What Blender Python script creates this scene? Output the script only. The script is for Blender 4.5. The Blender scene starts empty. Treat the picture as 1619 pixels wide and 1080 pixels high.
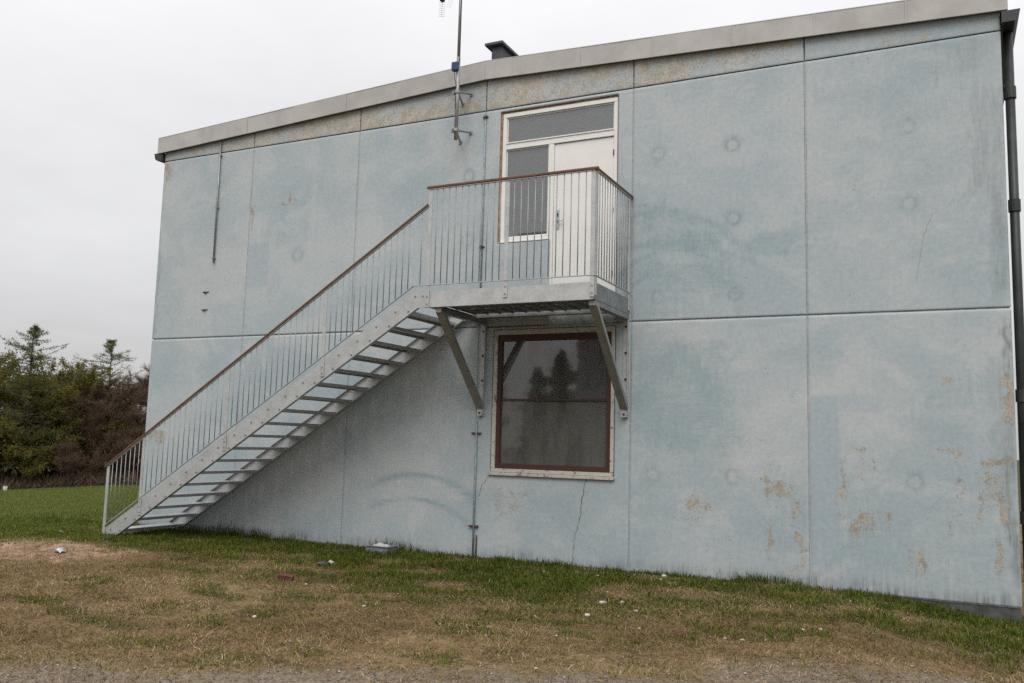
import bpy, bmesh, math, random
import numpy as np
from mathutils import Matrix, Vector

random.seed(7)
rng = np.random.default_rng(11)
scene = bpy.context.scene
col = scene.collection

# ------------------------------------------------------------------ camera
CAM = (13.6024, -12.0365, 1.7002)
yaw, pitch, roll, FPX = -0.4539, 0.1140, 0.0266, 1396.63
fw = Vector((math.sin(yaw)*math.cos(pitch), math.cos(yaw)*math.cos(pitch), math.sin(pitch)))
r0 = Vector((math.cos(yaw), -math.sin(yaw), 0)); u0 = r0.cross(fw)
rt = math.cos(roll)*r0 + math.sin(roll)*u0
up = -math.sin(roll)*r0 + math.cos(roll)*u0
cam = bpy.data.objects.new('camera', bpy.data.cameras.new('camera'))
col.objects.link(cam)
cam.matrix_world = Matrix(((rt.x, up.x, -fw.x, CAM[0]), (rt.y, up.y, -fw.y, CAM[1]),
                           (rt.z, up.z, -fw.z, CAM[2]), (0, 0, 0, 1)))
cam.data.sensor_width = 36.0
cam.data.lens = FPX/1619*36.0
cam.data.clip_start = 0.05
cam.data.clip_end = 3000
scene.camera = cam

# ------------------------------------------------------------------ overcast sky
SUN_EL, SUN_AZ = math.radians(52), math.radians(160)      # azimuth measured from +Y towards +X
world = bpy.data.worlds.new('World'); scene.world = world
world.use_nodes = True
nt = world.node_tree; nt.nodes.clear()
def wn(t, **k):
    n = nt.nodes.new(t)
    for a, b in k.items(): setattr(n, a, b)
    return n
out = wn('ShaderNodeOutputWorld'); bg = wn('ShaderNodeBackground')
sky = wn('ShaderNodeTexSky', sky_type='NISHITA', sun_disc=False, sun_elevation=SUN_EL, sun_rotation=SUN_AZ)
sky.air_density = 1.2; sky.dust_density = 4.0; sky.altitude = 50
tc = wn('ShaderNodeTexCoord'); sep = wn('ShaderNodeSeparateXYZ')
nt.links.new(tc.outputs['Generated'], sep.inputs[0])
def m(op, a, b=None, c=None):
    n = wn('ShaderNodeMath', operation=op)
    for i, v in enumerate((a, b, c)):
        if v is None: continue
        if isinstance(v, (int, float)): n.inputs[i].default_value = v
        else: nt.links.new(v, n.inputs[i])
    return n.outputs[0]
sz = m('MAXIMUM', sep.outputs['Z'], 0.0)
# cloud sheet: direction projected onto a flat layer, so that the bands close up towards the horizon
den = m('ADD', sz, 0.12)
cmb = wn('ShaderNodeCombineXYZ')
nt.links.new(m('DIVIDE', sep.outputs['X'], den), cmb.inputs[0]); nt.links.new(m('DIVIDE', sep.outputs['Y'], den), cmb.inputs[1])
n1 = wn('ShaderNodeTexNoise'); n1.inputs['Scale'].default_value = 0.9; n1.inputs['Detail'].default_value = 5; n1.inputs['Roughness'].default_value = 0.55
nt.links.new(cmb.outputs[0], n1.inputs['Vector'])
cl = m('MULTIPLY_ADD', n1.outputs[0], 0.46, 0.77)
grad = m('MULTIPLY_ADD', m('POWER', sz, 0.75), 9.0, 5.1)       # overcast dome: zenith about three times the horizon
lum = m('MULTIPLY', grad, cl)
cc = wn('ShaderNodeCombineColor')
nt.links.new(m('MULTIPLY', lum, 1.0), cc.inputs[0]); nt.links.new(m('MULTIPLY', lum, 0.997), cc.inputs[1]); nt.links.new(m('MULTIPLY', lum, 1.01), cc.inputs[2])
mix = wn('ShaderNodeMix', data_type='RGBA'); mix.inputs[0].default_value = 0.93
nt.links.new(sky.outputs[0], mix.inputs[6]); nt.links.new(cc.outputs[0], mix.inputs[7])
nt.links.new(mix.outputs[2], bg.inputs[0]); bg.inputs[1].default_value = 0.1
nt.links.new(bg.outputs[0], out.inputs[0])

sun = bpy.data.objects.new('sun', bpy.data.lights.new('sun', 'SUN')); col.objects.link(sun)
sun.data.energy = 1.7; sun.data.angle = math.radians(40); sun.data.color = (1.0, 0.985, 0.96)
sd = Vector((math.sin(SUN_AZ)*math.cos(SUN_EL), math.cos(SUN_AZ)*math.cos(SUN_EL), math.sin(SUN_EL)))
sun.rotation_euler = sd.to_track_quat('Z', 'Y').to_euler()
sun.location = (8, -15, 25)

vs = scene.view_settings
vs.view_transform = 'Standard'; vs.look = 'None'; vs.gamma = 1.0; vs.exposure = 0.0; vs.use_curve_mapping = False
scene.cycles.use_denoising = False
scene.cycles.max_bounces = 6; scene.cycles.diffuse_bounces = 3; scene.cycles.glossy_bounces = 3; scene.cycles.transparent_max_bounces = 12
scene.cycles.sample_clamp_indirect = 4.0; scene.cycles.caustics_reflective = False; scene.cycles.caustics_refractive = False

# ------------------------------------------------------------------ numpy noise
def vnoise(x, y, seed=0):
    xi = np.floor(x).astype(np.int64); yi = np.floor(y).astype(np.int64)
    xf = x-xi; yf = y-yi
    def h(a, b):
        n = (a*374761393 + b*668265263 + seed*1442695041) & 0x7fffffff
        n = ((n ^ (n >> 13))*1274126177) & 0x7fffffff
        n = n ^ (n >> 16)
        return (n & 0xffff)/65535.0
    u = xf*xf*(3-2*xf); v = yf*yf*(3-2*yf)
    return (h(xi, yi)*(1-u)+h(xi+1, yi)*u)*(1-v) + (h(xi, yi+1)*(1-u)+h(xi+1, yi+1)*u)*v
def fbm(x, y, seed=0, oct=4):
    s = 0; a = 0.5; t = 0
    for i in range(oct):
        s = s + a*vnoise(x*2**i, y*2**i, seed+i*17); t += a; a *= 0.5
    return s/t
def sstep(a, b, x):
    t = np.clip((x-a)/(b-a), 0, 1); return t*t*(3-2*t)

# ------------------------------------------------------------------ material helpers
class NT:
    def __init__(s, name):
        s.mat = bpy.data.materials.new(name); s.mat.use_nodes = True
        s.t = s.mat.node_tree; s.t.nodes.clear()
        s.out = s.n('ShaderNodeOutputMaterial')
    def n(s, typ, **k):
        nd = s.t.nodes.new(typ)
        for a, b in k.items(): setattr(nd, a, b)
        return nd
    def l(s, a, b): s.t.links.new(a, b)
    def set(s, sock, v):
        if v is None: return
        if isinstance(v, bpy.types.NodeSocket): s.l(v, sock)
        elif isinstance(v, (tuple, list)) and len(v) == 3 and sock.type == 'RGBA': sock.default_value = (*v, 1)
        else: sock.default_value = v
    def math(s, op, a, b=None, c=None, clamp=False):
        nd = s.n('ShaderNodeMath', operation=op, use_clamp=clamp)
        for i, v in enumerate((a, b, c)): s.set(nd.inputs[i], v)
        return nd.outputs[0]
    def mix(s, f, a, b, blend='MIX'):
        nd = s.n('ShaderNodeMix', data_type='RGBA', blend_type=blend)
        s.set(nd.inputs[0], f); s.set(nd.inputs[6], a); s.set(nd.inputs[7], b)
        return nd.outputs[2]
    def noise(s, scale, detail=4, rough=0.55, vec=None, dist=0.0):
        nd = s.n('ShaderNodeTexNoise'); nd.inputs['Scale'].default_value = scale
        nd.inputs['Detail'].default_value = detail; nd.inputs['Roughness'].default_value = rough
        nd.inputs['Distortion'].default_value = dist
        if vec is not None: s.l(vec, nd.inputs['Vector'])
        return nd.outputs[0]
    def ramp(s, v, a, b):
        nd = s.n('ShaderNodeMapRange', interpolation_type='SMOOTHSTEP')
        s.set(nd.inputs[0], v); s.set(nd.inputs[1], a); s.set(nd.inputs[2], b)
        return nd.outputs[0]
    def coord(s, which='Object', scale=None):
        o = s.n('ShaderNodeTexCoord').outputs[which]
        if scale:
            mp = s.n('ShaderNodeMapping'); s.l(o, mp.inputs[0]); mp.inputs['Scale'].default_value = scale; o = mp.outputs[0]
        return o
    def wpos(s, scale=None):
        o = s.n('ShaderNodeNewGeometry').outputs['Position']
        if scale:
            mp = s.n('ShaderNodeMapping'); s.l(o, mp.inputs[0]); mp.inputs['Scale'].default_value = scale; o = mp.outputs[0]
        return o
    def attr(s, name):
        return s.n('ShaderNodeAttribute', attribute_name=name).outputs['Fac']
    def bump(s, h, strength=0.3, dist=0.01):
        nd = s.n('ShaderNodeBump'); s.set(nd.inputs['Height'], h)
        nd.inputs['Strength'].default_value = strength; nd.inputs['Distance'].default_value = dist
        return nd.outputs[0]
    def bsdf(s, color, rough=0.6, metal=0.0, normal=None, spec=None):
        p = s.n('ShaderNodeBsdfPrincipled')
        s.set(p.inputs['Base Color'], color); s.set(p.inputs['Roughness'], rough); s.set(p.inputs['Metallic'], metal)
        if spec is not None: s.set(p.inputs['Specular IOR Level'], spec)
        if normal is not None: s.l(normal, p.inputs['Normal'])
        s.l(p.outputs[0], s.out.inputs[0])
        return p

def simple(name, c, rough=0.6, metal=0.0, var=0.15, scale=8.0, spec=None, bump=0.0):
    k = NT(name); w = k.wpos()
    f = k.noise(scale, 5, 0.6, w)
    d = tuple(v*(1-var) for v in c); e = tuple(min(1, v*(1+var)) for v in c)
    k.bsdf(k.mix(k.ramp(f, 0.3, 0.7), d, e), rough, metal, k.bump(k.noise(scale*12, 3, 0.6, w), bump, 0.004) if bump else None, spec)
    return k.mat

# ---- painted concrete: attributes peel / teal / dirt are wear fields stored on the panels
def concrete_mat():
    k = NT('painted_concrete'); w = k.wpos()
    big = k.noise(0.55, 4, 0.55, w); mid = k.noise(2.3, 5, 0.6, w); fine = k.noise(16, 6, 0.65, w)
    brush = k.noise(1.0, 4, 0.6, k.wpos((1.6, 2, 17)), 1.6); brushv = k.noise(1.0, 4, 0.6, k.wpos((15, 2, 1.5)), 1.4)
    brush2 = k.noise(1.0, 6, 0.7, k.wpos((5, 5, 60)), 0.4); mott = k.noise(6.5, 7, 0.68, w, 0.3)
    wash = k.noise(1.1, 6, 0.62, k.wpos((1, 1, 1.5)), 0.8); streak = k.noise(1.0, 5, 0.65, k.wpos((9, 2, .9)), 0.5)
    base = k.mix(k.ramp(big, 0.34, 0.66), (0.350, 0.415, 0.438), (0.485, 0.507, 0.510))
    base = k.mix(k.math('MULTIPLY', k.ramp(wash, 0.46, 0.62), 0.6), base, (0.52, 0.537, 0.535))
    base = k.mix(k.math('MULTIPLY', k.ramp(mid, 0.50, 0.68), 0.4), base, (0.37, 0.445, 0.475))
    base = k.mix(k.math('MULTIPLY', k.ramp(mott, 0.52, 0.72), 0.35), base, (0.365, 0.42, 0.44))
    base = k.mix(k.math('MULTIPLY', k.ramp(streak, 0.50, 0.70), 0.25), base, (0.37, 0.44, 0.465))
    base = k.mix(k.math('MULTIPLY', k.ramp(brush2, 0.52, 0.7), 0.08), base, (0.56, 0.57, 0.565))
    sl_ = k.attr('slab')
    base = k.mix(k.math('MULTIPLY', sl_, 0.30), base, (0.37, 0.44, 0.470))
    teal = k.attr('teal')
    bsel = k.mix(k.ramp(k.noise(0.7, 2, 0.5, w), 0.44, 0.56), brush, brushv)
    tm = k.math('MULTIPLY', teal, k.math('MULTIPLY_ADD', k.ramp(k.math('MULTIPLY_ADD', bsel, 0.5, k.math('MULTIPLY', mid, 0.5)), 0.36, 0.60), 0.7, 0.30))
    base = k.mix(tm, base, (0.225, 0.32, 0.352))
    flat = k.attr('repaint')
    base = k.mix(k.math('MULTIPLY', flat, 0.7), base, (0.325, 0.40, 0.44))
    # soot and rain streaks
    dirt = k.attr('dirt')
    base = k.mix(k.math('MULTIPLY', dirt, k.math('MULTIPLY_ADD', k.ramp(brushv, 0.3, 0.7), 0.8, 0.2)), base, (0.10, 0.11, 0.105))
    # flaked paint: the field sets how much of a fine noise breaks through
    peel = k.attr('peel')
    pn = k.math('ADD', k.math('MULTIPLY', k.noise(7, 5, 0.65, k.wpos((1, 1, .7))), 0.34), k.math('ADD', k.math('MULTIPLY', k.noise(30, 6, 0.75, k.wpos((1.2, 1, .8))), 0.48), k.math('MULTIPLY', k.noise(3.0, 3, 0.6, w), 0.18)))
    th = k.math('SUBTRACT', 0.685, k.math('MULTIPLY', peel, 0.265))
    pm = k.ramp(k.math('SUBTRACT', pn, th), -0.015, 0.03)
    pc = k.mix(k.ramp(mott, 0.35, 0.65), (0.25, 0.205, 0.15), (0.47, 0.415, 0.33))
    pc = k.mix(k.math('MULTIPLY', k.attr('band'), 0.7), pc, k.mix(k.ramp(mott, 0.35, 0.65), (0.38, 0.33, 0.245), (0.56, 0.51, 0.425)))
    base = k.mix(k.math('MULTIPLY', pm, 0.88), base, pc)
    fl = k.ramp(k.math('SUBTRACT', k.noise(46, 3, 0.6, k.wpos((1.1, 1, .75))), k.math('SUBTRACT', 0.725, k.math('MULTIPLY', k.math('MINIMUM', peel, 0.75), 0.24))), -0.01, 0.03)
    base = k.mix(k.math('MULTIPLY', fl, 0.75), base, (0.27, 0.225, 0.165))
    # pin holes
    vo = k.n('ShaderNodeTexVoronoi'); vo.inputs['Scale'].default_value = 9.0; k.l(w, vo.inputs['Vector'])
    pin = k.math('MULTIPLY', k.math('LESS_THAN', vo.outputs['Distance'], 0.075), k.ramp(k.noise(1.4, 3, 0.6, w), 0.52, 0.60))
    base = k.mix(k.math('MULTIPLY', pin, 0.6), base, (0.12, 0.12, 0.11))
    base = k.mix(0.11, base, k.mix(k.ramp(fine, 0.3, 0.7), (0.18, 0.20, 0.20), (0.66, 0.67, 0.66)))
    h = k.math('SUBTRACT', k.math('MULTIPLY_ADD', fine, 0.25, k.math('MULTIPLY', brush, 0.2)), k.math('MULTIPLY', pm, 0.5))
    k.bsdf(base, 0.82, 0, k.bump(k.math('SUBTRACT', h, pin), 0.35, 0.006), 0.25)
    return k.mat

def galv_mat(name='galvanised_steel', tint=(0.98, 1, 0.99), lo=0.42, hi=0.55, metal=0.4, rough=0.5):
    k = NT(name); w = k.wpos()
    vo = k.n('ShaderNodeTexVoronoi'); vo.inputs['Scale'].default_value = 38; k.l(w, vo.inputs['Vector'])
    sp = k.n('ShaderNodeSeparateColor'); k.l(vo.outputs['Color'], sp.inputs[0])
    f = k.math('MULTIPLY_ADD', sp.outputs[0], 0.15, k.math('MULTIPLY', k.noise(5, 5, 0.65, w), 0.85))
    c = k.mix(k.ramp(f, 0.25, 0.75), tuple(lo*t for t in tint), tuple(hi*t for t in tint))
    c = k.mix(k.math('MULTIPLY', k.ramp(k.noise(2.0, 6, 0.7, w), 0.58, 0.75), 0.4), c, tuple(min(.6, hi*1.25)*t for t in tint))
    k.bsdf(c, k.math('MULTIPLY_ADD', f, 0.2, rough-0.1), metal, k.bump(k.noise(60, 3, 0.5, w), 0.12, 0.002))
    return k.mat

def wood_mat():
    k = NT('varnished_wood'); w = k.wpos((6, 60, 60))
    f = k.noise(1.0, 5, 0.6, w)
    k.bsdf(k.mix(k.ramp(f, 0.3, 0.7), (0.075, 0.030, 0.014), (0.150, 0.062, 0.028)), 0.5, 0)
    return k.mat

def weathered(name, c, worn, amount, scale=6, rough=0.6):
    k = NT(name); w = k.wpos()
    f = k.math('MULTIPLY_ADD', k.noise(scale, 7, 0.7, w), 0.7, k.math('MULTIPLY', k.noise(scale*6, 4, 0.6, w), 0.3))
    k.bsdf(k.mix(k.ramp(f, amount, amount+0.06), c, worn), rough, 0, k.bump(f, 0.2, 0.004), 0.35)
    return k.mat

def glass_mat(name, dirt_c, dirt_amt, scale_vec):
    k = NT(name)
    gl = k.n('ShaderNodeBsdfGlossy'); gl.inputs['Roughness'].default_value = 0.035; gl.inputs['Color'].default_value = (1, 1, 1, 1)
    tr = k.n('ShaderNodeBsdfTransparent'); tr.inputs['Color'].default_value = (0.75, 0.77, 0.76, 1)
    fr = k.n('ShaderNodeFresnel'); fr.inputs['IOR'].default_value = 2.2
    front = k.math('SUBTRACT', 1.0, k.n('ShaderNodeNewGeometry').outputs['Backfacing'])
    a = k.n('ShaderNodeMixShader'); k.l(k.math('MULTIPLY', fr.outputs[0], front), a.inputs[0]); k.l(tr.outputs[0], a.inputs[1]); k.l(gl.outputs[0], a.inputs[2])
    k.l(k.bump(k.noise(2.2, 2, 0.5, k.wpos()), 0.25, 0.004), gl.inputs['Normal'])
    df = k.n('ShaderNodeBsdfDiffuse'); df.inputs['Color'].default_value = (*dirt_c, 1)
    b = k.n('ShaderNodeMixShader')
    nz = k.noise(1.0, 6, 0.65, k.wpos(scale_vec))
    k.l(k.math('MULTIPLY', k.math('MULTIPLY_ADD', k.ramp(nz, 0.25, 0.8), 0.6, 0.4), dirt_amt), b.inputs[0])
    k.l(a.outputs[0], b.inputs[1]); k.l(df.outputs[0], b.inputs[2]); k.l(b.outputs[0], k.out.inputs[0])
    return k.mat

M = {}
M['wall'] = concrete_mat()
M['backing'] = simple('joint_mortar', (0.34, 0.38, 0.39), 0.9, var=0.3, scale=12)
M['galv'] = galv_mat()
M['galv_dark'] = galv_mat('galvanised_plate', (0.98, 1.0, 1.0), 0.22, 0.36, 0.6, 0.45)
M['ground_tint'] = galv_mat('galvanised_strut', (1.0, 0.99, 0.92), 0.26, 0.36, 0.5, 0.45)  # galvanised; the warm tint puts reflected ground into the strut colour
M['tread'] = galv_mat('zinc_tread_plate', (0.98, 1, 1), 0.44, 0.56, 0.6, 0.42)
M['rod'] = galv_mat('galvanised_rod', (0.98, 1, 1), 0.27, 0.36, 0.35, 0.55)
M['wood'] = wood_mat()
M['fascia'] = simple('grey_brown_sheet', (0.42, 0.405, 0.375), 0.55, 0.0, 0.10, 2.5, 0.4, 0.05)
M['white'] = simple('cream_white_paint', (0.77, 0.76, 0.72), 0.42, 0, 0.03, 3, 0.4)
M['cream'] = weathered('worn_cream_paint', (0.50, 0.475, 0.42), (0.21, 0.19, 0.16), 0.54, 7)
M['brown'] = weathered('red_brown_paint', (0.066, 0.029, 0.020), (0.04, 0.026, 0.02), 0.6, 7, 0.5)
M['rawwood'] = simple('bare_timber', (0.36, 0.19, 0.09), 0.8, 0, 0.4, 9)
M['glass'] = glass_mat('dirty_window_glass', (0.19, 0.187, 0.175), 0.42, (4, 4, 1.0))
M['glass_low'] = glass_mat('fogged_window_glass', (0.155, 0.155, 0.14), 0.85, (4, 4, 1.0))
M['glass2'] = glass_mat('door_glass', (0.5, 0.5, 0.5), 0.05, (3, 3, 3))
M['blind'] = simple('grey_violet_blind', (0.27, 0.26, 0.275), 0.9, 0, 0.04, 2)
M['dark'] = simple('dark_interior', (0.045, 0.043, 0.04), 0.9, 0, 0.2, 1)
M['roof'] = simple('roofing_felt', (0.06, 0.06, 0.062), 0.9, 0, 0.3, 4)
M['gutter'] = simple('dark_green_zinc', (0.028, 0.033, 0.031), 0.5, 0.1, 0.3, 5)
M['conc'] = simple('bare_concrete', (0.075, 0.075, 0.072), 0.9, 0, 0.35, 6, None, 0.3)
M['chim'] = simple('dark_slate_cladding', (0.06, 0.06, 0.065), 0.6, 0, 0.2, 6)
M['blue'] = simple('blue_plastic', (0.025, 0.055, 0.13), 0.45, 0, 0.15, 12)
M['mast'] = galv_mat('mast_steel', (1, 1, 0.98), 0.24, 0.38, 0.5, 0.5)
M['black'] = simple('black_plastic', (0.02, 0.02, 0.02), 0.5, 0, 0.2, 10)
M['steel'] = simple('brushed_steel', (0.5, 0.5, 0.5), 0.3, 0.9, 0.1, 20)
M['conduit'] = simple('blue_grey_pipe', (0.26, 0.32, 0.345), 0.6, 0.1, 0.25, 14)
M['rust'] = simple('rusty_iron', (0.09, 0.05, 0.035), 0.85, 0.1, 0.5, 25)
M['crack'] = simple('crack_filler', (0.22, 0.18, 0.14), 0.9, 0, 0.4, 18)
M['tie'] = simple('tie_patch', (0.44, 0.46, 0.46), 0.9, 0, 0.3, 20)

# ------------------------------------------------------------------ object helpers
def tag(o, label=None, cat=None, group=None, kind=None):
    if label: o['label'] = label
    if cat: o['category'] = cat
    if group: o['group'] = group
    if kind: o['kind'] = kind
    return o
def empty(name, loc, label=None, cat=None, group=None):
    o = bpy.data.objects.new(name, None); o.location = loc; o.empty_display_size = 0.2
    col.objects.link(o); return tag(o, label, cat, group)
def link(name, me, mat=None, parent=None, loc=None):
    if mat is not None and not me.materials: me.materials.append(mat)
    o = bpy.data.objects.new(name, me); col.objects.link(o)
    if loc is not None: o.location = loc
    if parent is not None:
        o.parent = parent
        # keep coordinates absolute: undo the chain of parents' (pure) translations
        off = Vector((0, 0, 0)); p = parent
        while p is not None: off += p.location; p = p.parent
        o.location = Vector(o.location) - off
    return o
class MB:
    """collects shapes, builds ONE mesh"""
    def __init__(s): s.v = []; s.f = []
    def add(s, vs_, fs):
        n = len(s.v); s.v += [tuple(p) for p in vs_]; s.f += [tuple(i+n for i in f) for f in fs]; return s
    def box(s, x0, y0, z0, x1, y1, z1, c=0.0):
        if c <= 0:
            return s.add([(x0,y0,z0),(x1,y0,z0),(x1,y1,z0),(x0,y1,z0),(x0,y0,z1),(x1,y0,z1),(x1,y1,z1),(x0,y1,z1)],
                  [(0,3,2,1),(4,5,6,7),(0,1,5,4),(1,2,6,5),(2,3,7,6),(3,0,4,7)])
        bm = bmesh.new(); bmesh.ops.create_cube(bm, size=1)
        for q in bm.verts:
            q.co = ((x0+x1)/2+q.co.x*(x1-x0), (y0+y1)/2+q.co.y*(y1-y0), (z0+z1)/2+q.co.z*(z1-z0))
        bmesh.ops.bevel(bm, geom=list(bm.edges), offset=c, segments=1, affect='EDGES')
        bm.verts.index_update()
        s.add([q.co[:] for q in bm.verts], [[q.index for q in f.verts] for f in bm.faces]); bm.free(); return s
    def prism(s, pts, axis, a, b):
        """polygon pts (2D) extruded along axis 'y' (pts = x,z) or 'x' (pts = y,z) from a to b"""
        n = len(pts)
        P = (lambda p, t: (p[0], t, p[1])) if axis == 'y' else (lambda p, t: (t, p[0], p[1]))
        vs_ = [P(p, a) for p in pts]+[P(p, b) for p in pts]
        fs = [tuple(range(n)), tuple(range(2*n-1, n-1, -1))]+[(i, i+n, (i+1) % n+n, (i+1) % n) for i in range(n)]
        return s.add(vs_, fs)
    def tube(s, path, rad, sides=8, cap=True):
        path = [Vector([float(c) for c in p]) for p in path]
        rad = [float(r) for r in rad] if isinstance(rad, (list, tuple)) else [float(rad)]*len(path)
        rings = []
        for i, p in enumerate(path):
            d = (path[min(i+1, len(path)-1)]-path[max(i-1, 0)]).normalized()
            a = Vector((0, 0, 1)) if abs(d.z) < 0.9 else Vector((1, 0, 0))
            e1 = d.cross(a).normalized(); e2 = d.cross(e1)
            rings.append([p+rad[i]*(math.cos(2*math.pi*k/sides)*e1+math.sin(2*math.pi*k/sides)*e2) for k in range(sides)])
        vs_ = [q for r in rings for q in r]; fs = []
        for i in range(len(path)-1):
            for k in range(sides):
                fs.append((i*sides+k, i*sides+(k+1) % sides, (i+1)*sides+(k+1) % sides, (i+1)*sides+k))
        if cap:
            fs.append(tuple(range(sides-1, -1, -1))); fs.append(tuple((len(path)-1)*sides+k for k in range(sides)))
        return s.add(vs_, fs)
    def bar(s, p, q, w, h, side=(0, 1, 0)):
        """rectangular bar from p to q; w along `side`, h across"""
        p = Vector(p); q = Vector(q); d = (q-p).normalized(); e1 = Vector(side); e1 = (e1-d*e1.dot(d)).normalized(); e2 = d.cross(e1)
        c = [(-w/2, -h/2), (w/2, -h/2), (w/2, h/2), (-w/2, h/2)]
        vs_ = [p+a*e1+b*e2 for a, b in c]+[q+a*e1+b*e2 for a, b in c]
        return s.add(vs_, [(0,3,2,1),(4,5,6,7),(0,1,5,4),(1,2,6,5),(2,3,7,6),(3,0,4,7)])
    def mesh(s, name, smooth=False):
        me = bpy.data.meshes.new(name); me.from_pydata(s.v, [], s.f); me.update()
        bm = bmesh.new(); bm.from_mesh(me); bmesh.ops.recalc_face_normals(bm, faces=bm.faces); bm.to_mesh(me); bm.free()
        if smooth:
            for p in me.polygons: p.use_smooth = True
        return me
    def build(s, name, mat, parent=None, smooth=False, loc=None):
        return link(name, s.mesh(name, smooth), mat, parent, loc)

def bulk_mesh(name, verts, faces_flat, loop_tot, attrs=None):
    """fast mesh from numpy arrays"""
    me = bpy.data.meshes.new(name)
    me.vertices.add(len(verts)); me.vertices.foreach_set('co', np.asarray(verts, np.float32).ravel())
    me.loops.add(len(faces_flat)); me.loops.foreach_set('vertex_index', np.asarray(faces_flat, np.int32))
    st = np.concatenate(([0], np.cumsum(loop_tot)[:-1])).astype(np.int32)
    me.polygons.add(len(loop_tot)); me.polygons.foreach_set('loop_start', st)
    me.update(calc_edges=True)
    for k, v in (attrs or {}).items():
        a = me.attributes.new(k, 'FLOAT', 'POINT'); a.data.foreach_set('value', np.asarray(v, np.float32))
    me.validate()
    return me

# ================================================================== GROUND
def track_d(x, y):      # distance towards the gravel track (positive = on the track)
    nx, ny = 4.4/8.61, -7.4/8.61
    return (x-6.8)*nx + (y+7.35)*ny - 0.50 + 0.55*(fbm(x*0.6, y*0.6, 5)-0.5) + 0.35*(fbm(x*2.1, y*2.1, 8)-0.5)
def height(x, y):
    h = -0.03 - 0.17*sstep(12.6, 14.6, x)
    h = h - 0.052*np.clip(-x-1.0, 0, 49)*sstep(0, 6, -x-1.0) - 0.03*np.clip(x-16, 0, 60)
    near = np.exp(-((x-7)/12)**2-((y+4)/9)**2)
    h = h + near*(0.10*(fbm(x*0.7, y*0.7, 3)-0.5) + 0.05*(fbm(x*2.6, y*2.6, 4)-0.5))
    h = h + 0.5*(fbm(x*0.05, y*0.05, 2)-0.5)*sstep(12, 50, np.hypot(x-7, y+2))
    h = h + 0.13*np.exp(-((x-2.0)/1.4)**2-((y+3.4)/0.9)**2)*(0.1+1.3*fbm(x*3, y*3, 9))    # sandy molehill
    return h
def cover(x, y):
    """green, sand, gravel fractions"""
    g = track_d(x, y)
    gravel = sstep(-1.0, 1.1, g + 0.9*(fbm(x*1.3, y*1.3, 15)-0.5))
    gravel = gravel*sstep(1.0, -0.6, y)
    d = -y                                     # metres out from the facade
    n = fbm(x*0.55, y*0.8, 21); n2 = fbm(x*2.0, y*2.6, 22)
    edge = 2.3 - 0.45*sstep(8.5, 10.5, x) + 0.5*np.sin(x*0.9) + 0.6*sstep(9.5, 6.5, x)*sstep(2, 5, x)
    green = 1-sstep(edge-1.6, edge+2.0, d + 2.2*(n-0.5) + 2.6*(n2-0.5))
    green = np.clip(green*(0.30+1.25*sstep(0.34, 0.54, 0.55*n2+0.45*fbm(x*1.1, y*1.6, 23))), 0, 1)
    green = np.where(y > 0, 1.0, green)
    field = sstep(0.3, -1.6, x + 0.55*(y+1.6) + 1.6*(n2-0.5) + 1.2*(n-0.5))
    green = np.maximum(green*sstep(-0.5, 0.4, d+0.5), field)
    green = green*(1-gravel)
    green = np.maximum(green, 0.55*sstep(0.48, 0.66, n2)*(1-gravel))
    green = np.maximum(green, (1-gravel)*sstep(15, 17, x))
    sand = np.clip(1.5*np.exp(-((x-1.9)/2.0)**2-((y+3.5)/1.05)**2)*(0.15+1.5*n2)-0.16, 0, 1)
    bare = 0.8*np.exp(-((x-10.75)/0.55)**2-((y+1.4)/0.32)**2)
    green = green*(1-sand)*(1-bare)
    return green, sand, gravel, bare
def axis(fine0, fine1, step, lo, hi):
    a = list(np.arange(fine0, fine1+1e-6, step)); s = step; v = fine1
    while v < hi: s *= 1.16; v += s; a.append(v)
    s = step; v = fine0; b = []
    while v > lo: s *= 1.16; v -= s; b.append(v)
    return np.array(b[::-1]+a)
gx = axis(-3.0, 16.5, 0.09, -900, 900); gy = axis(-10.5, 0.6, 0.09, -900, 900)
GX, GY = np.meshgrid(gx, gy, indexing='ij')
GZ = height(GX, GY)
gr, sa, gv, ba = cover(GX, GY)
nx_, ny_ = GX.shape
idx = np.arange(nx_*ny_).reshape(nx_, ny_)
q = np.stack([idx[:-1, :-1], idx[1:, :-1], idx[1:, 1:], idx[:-1, 1:]], -1).reshape(-1, 4)
me = bulk_mesh('ground', np.stack([GX, GY, GZ], -1).reshape(-1, 3), q.ravel(), np.full(len(q), 4),
               {'green': gr.ravel(), 'sand': sa.ravel(), 'gravel': gv.ravel(), 'bare': ba.ravel()})
for p in me.polygons: p.use_smooth = True
k = NT('trampled_ground'); w = k.wpos()
st = k.noise(1.0, 6, 0.7, k.wpos((9, 26, 9)), 0.6); st2 = k.noise(5.0, 6, 0.7, w); sp = k.noise(46, 4, 0.65, w)
straw = k.mix(k.ramp(st, 0.35, 0.66), (0.085, 0.055, 0.026), (0.250, 0.172, 0.090))
straw = k.mix(k.math('MULTIPLY', k.ramp(st2, 0.42, 0.62), 0.5), straw, (0.16, 0.115, 0.055))
straw = k.mix(k.math('MULTIPLY', k.ramp(sp, 0.55, 0.75), 0.5), straw, (0.26, 0.20, 0.12))
soil = k.mix(k.ramp(sp, 0.3, 0.7), (0.045, 0.040, 0.016), (0.080, 0.078, 0.026))
gm = k.ramp(k.math('ADD', k.attr('green'), k.math('MULTIPLY_ADD', st2, 0.6, -0.3)), 0.30, 0.62)
patch = k.noise(1.3, 5, 0.65, w, 0.6)
straw = k.mix(k.math('MULTIPLY', k.ramp(patch, 0.52, 0.66), 0.6), straw, (0.055, 0.038, 0.022))
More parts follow.
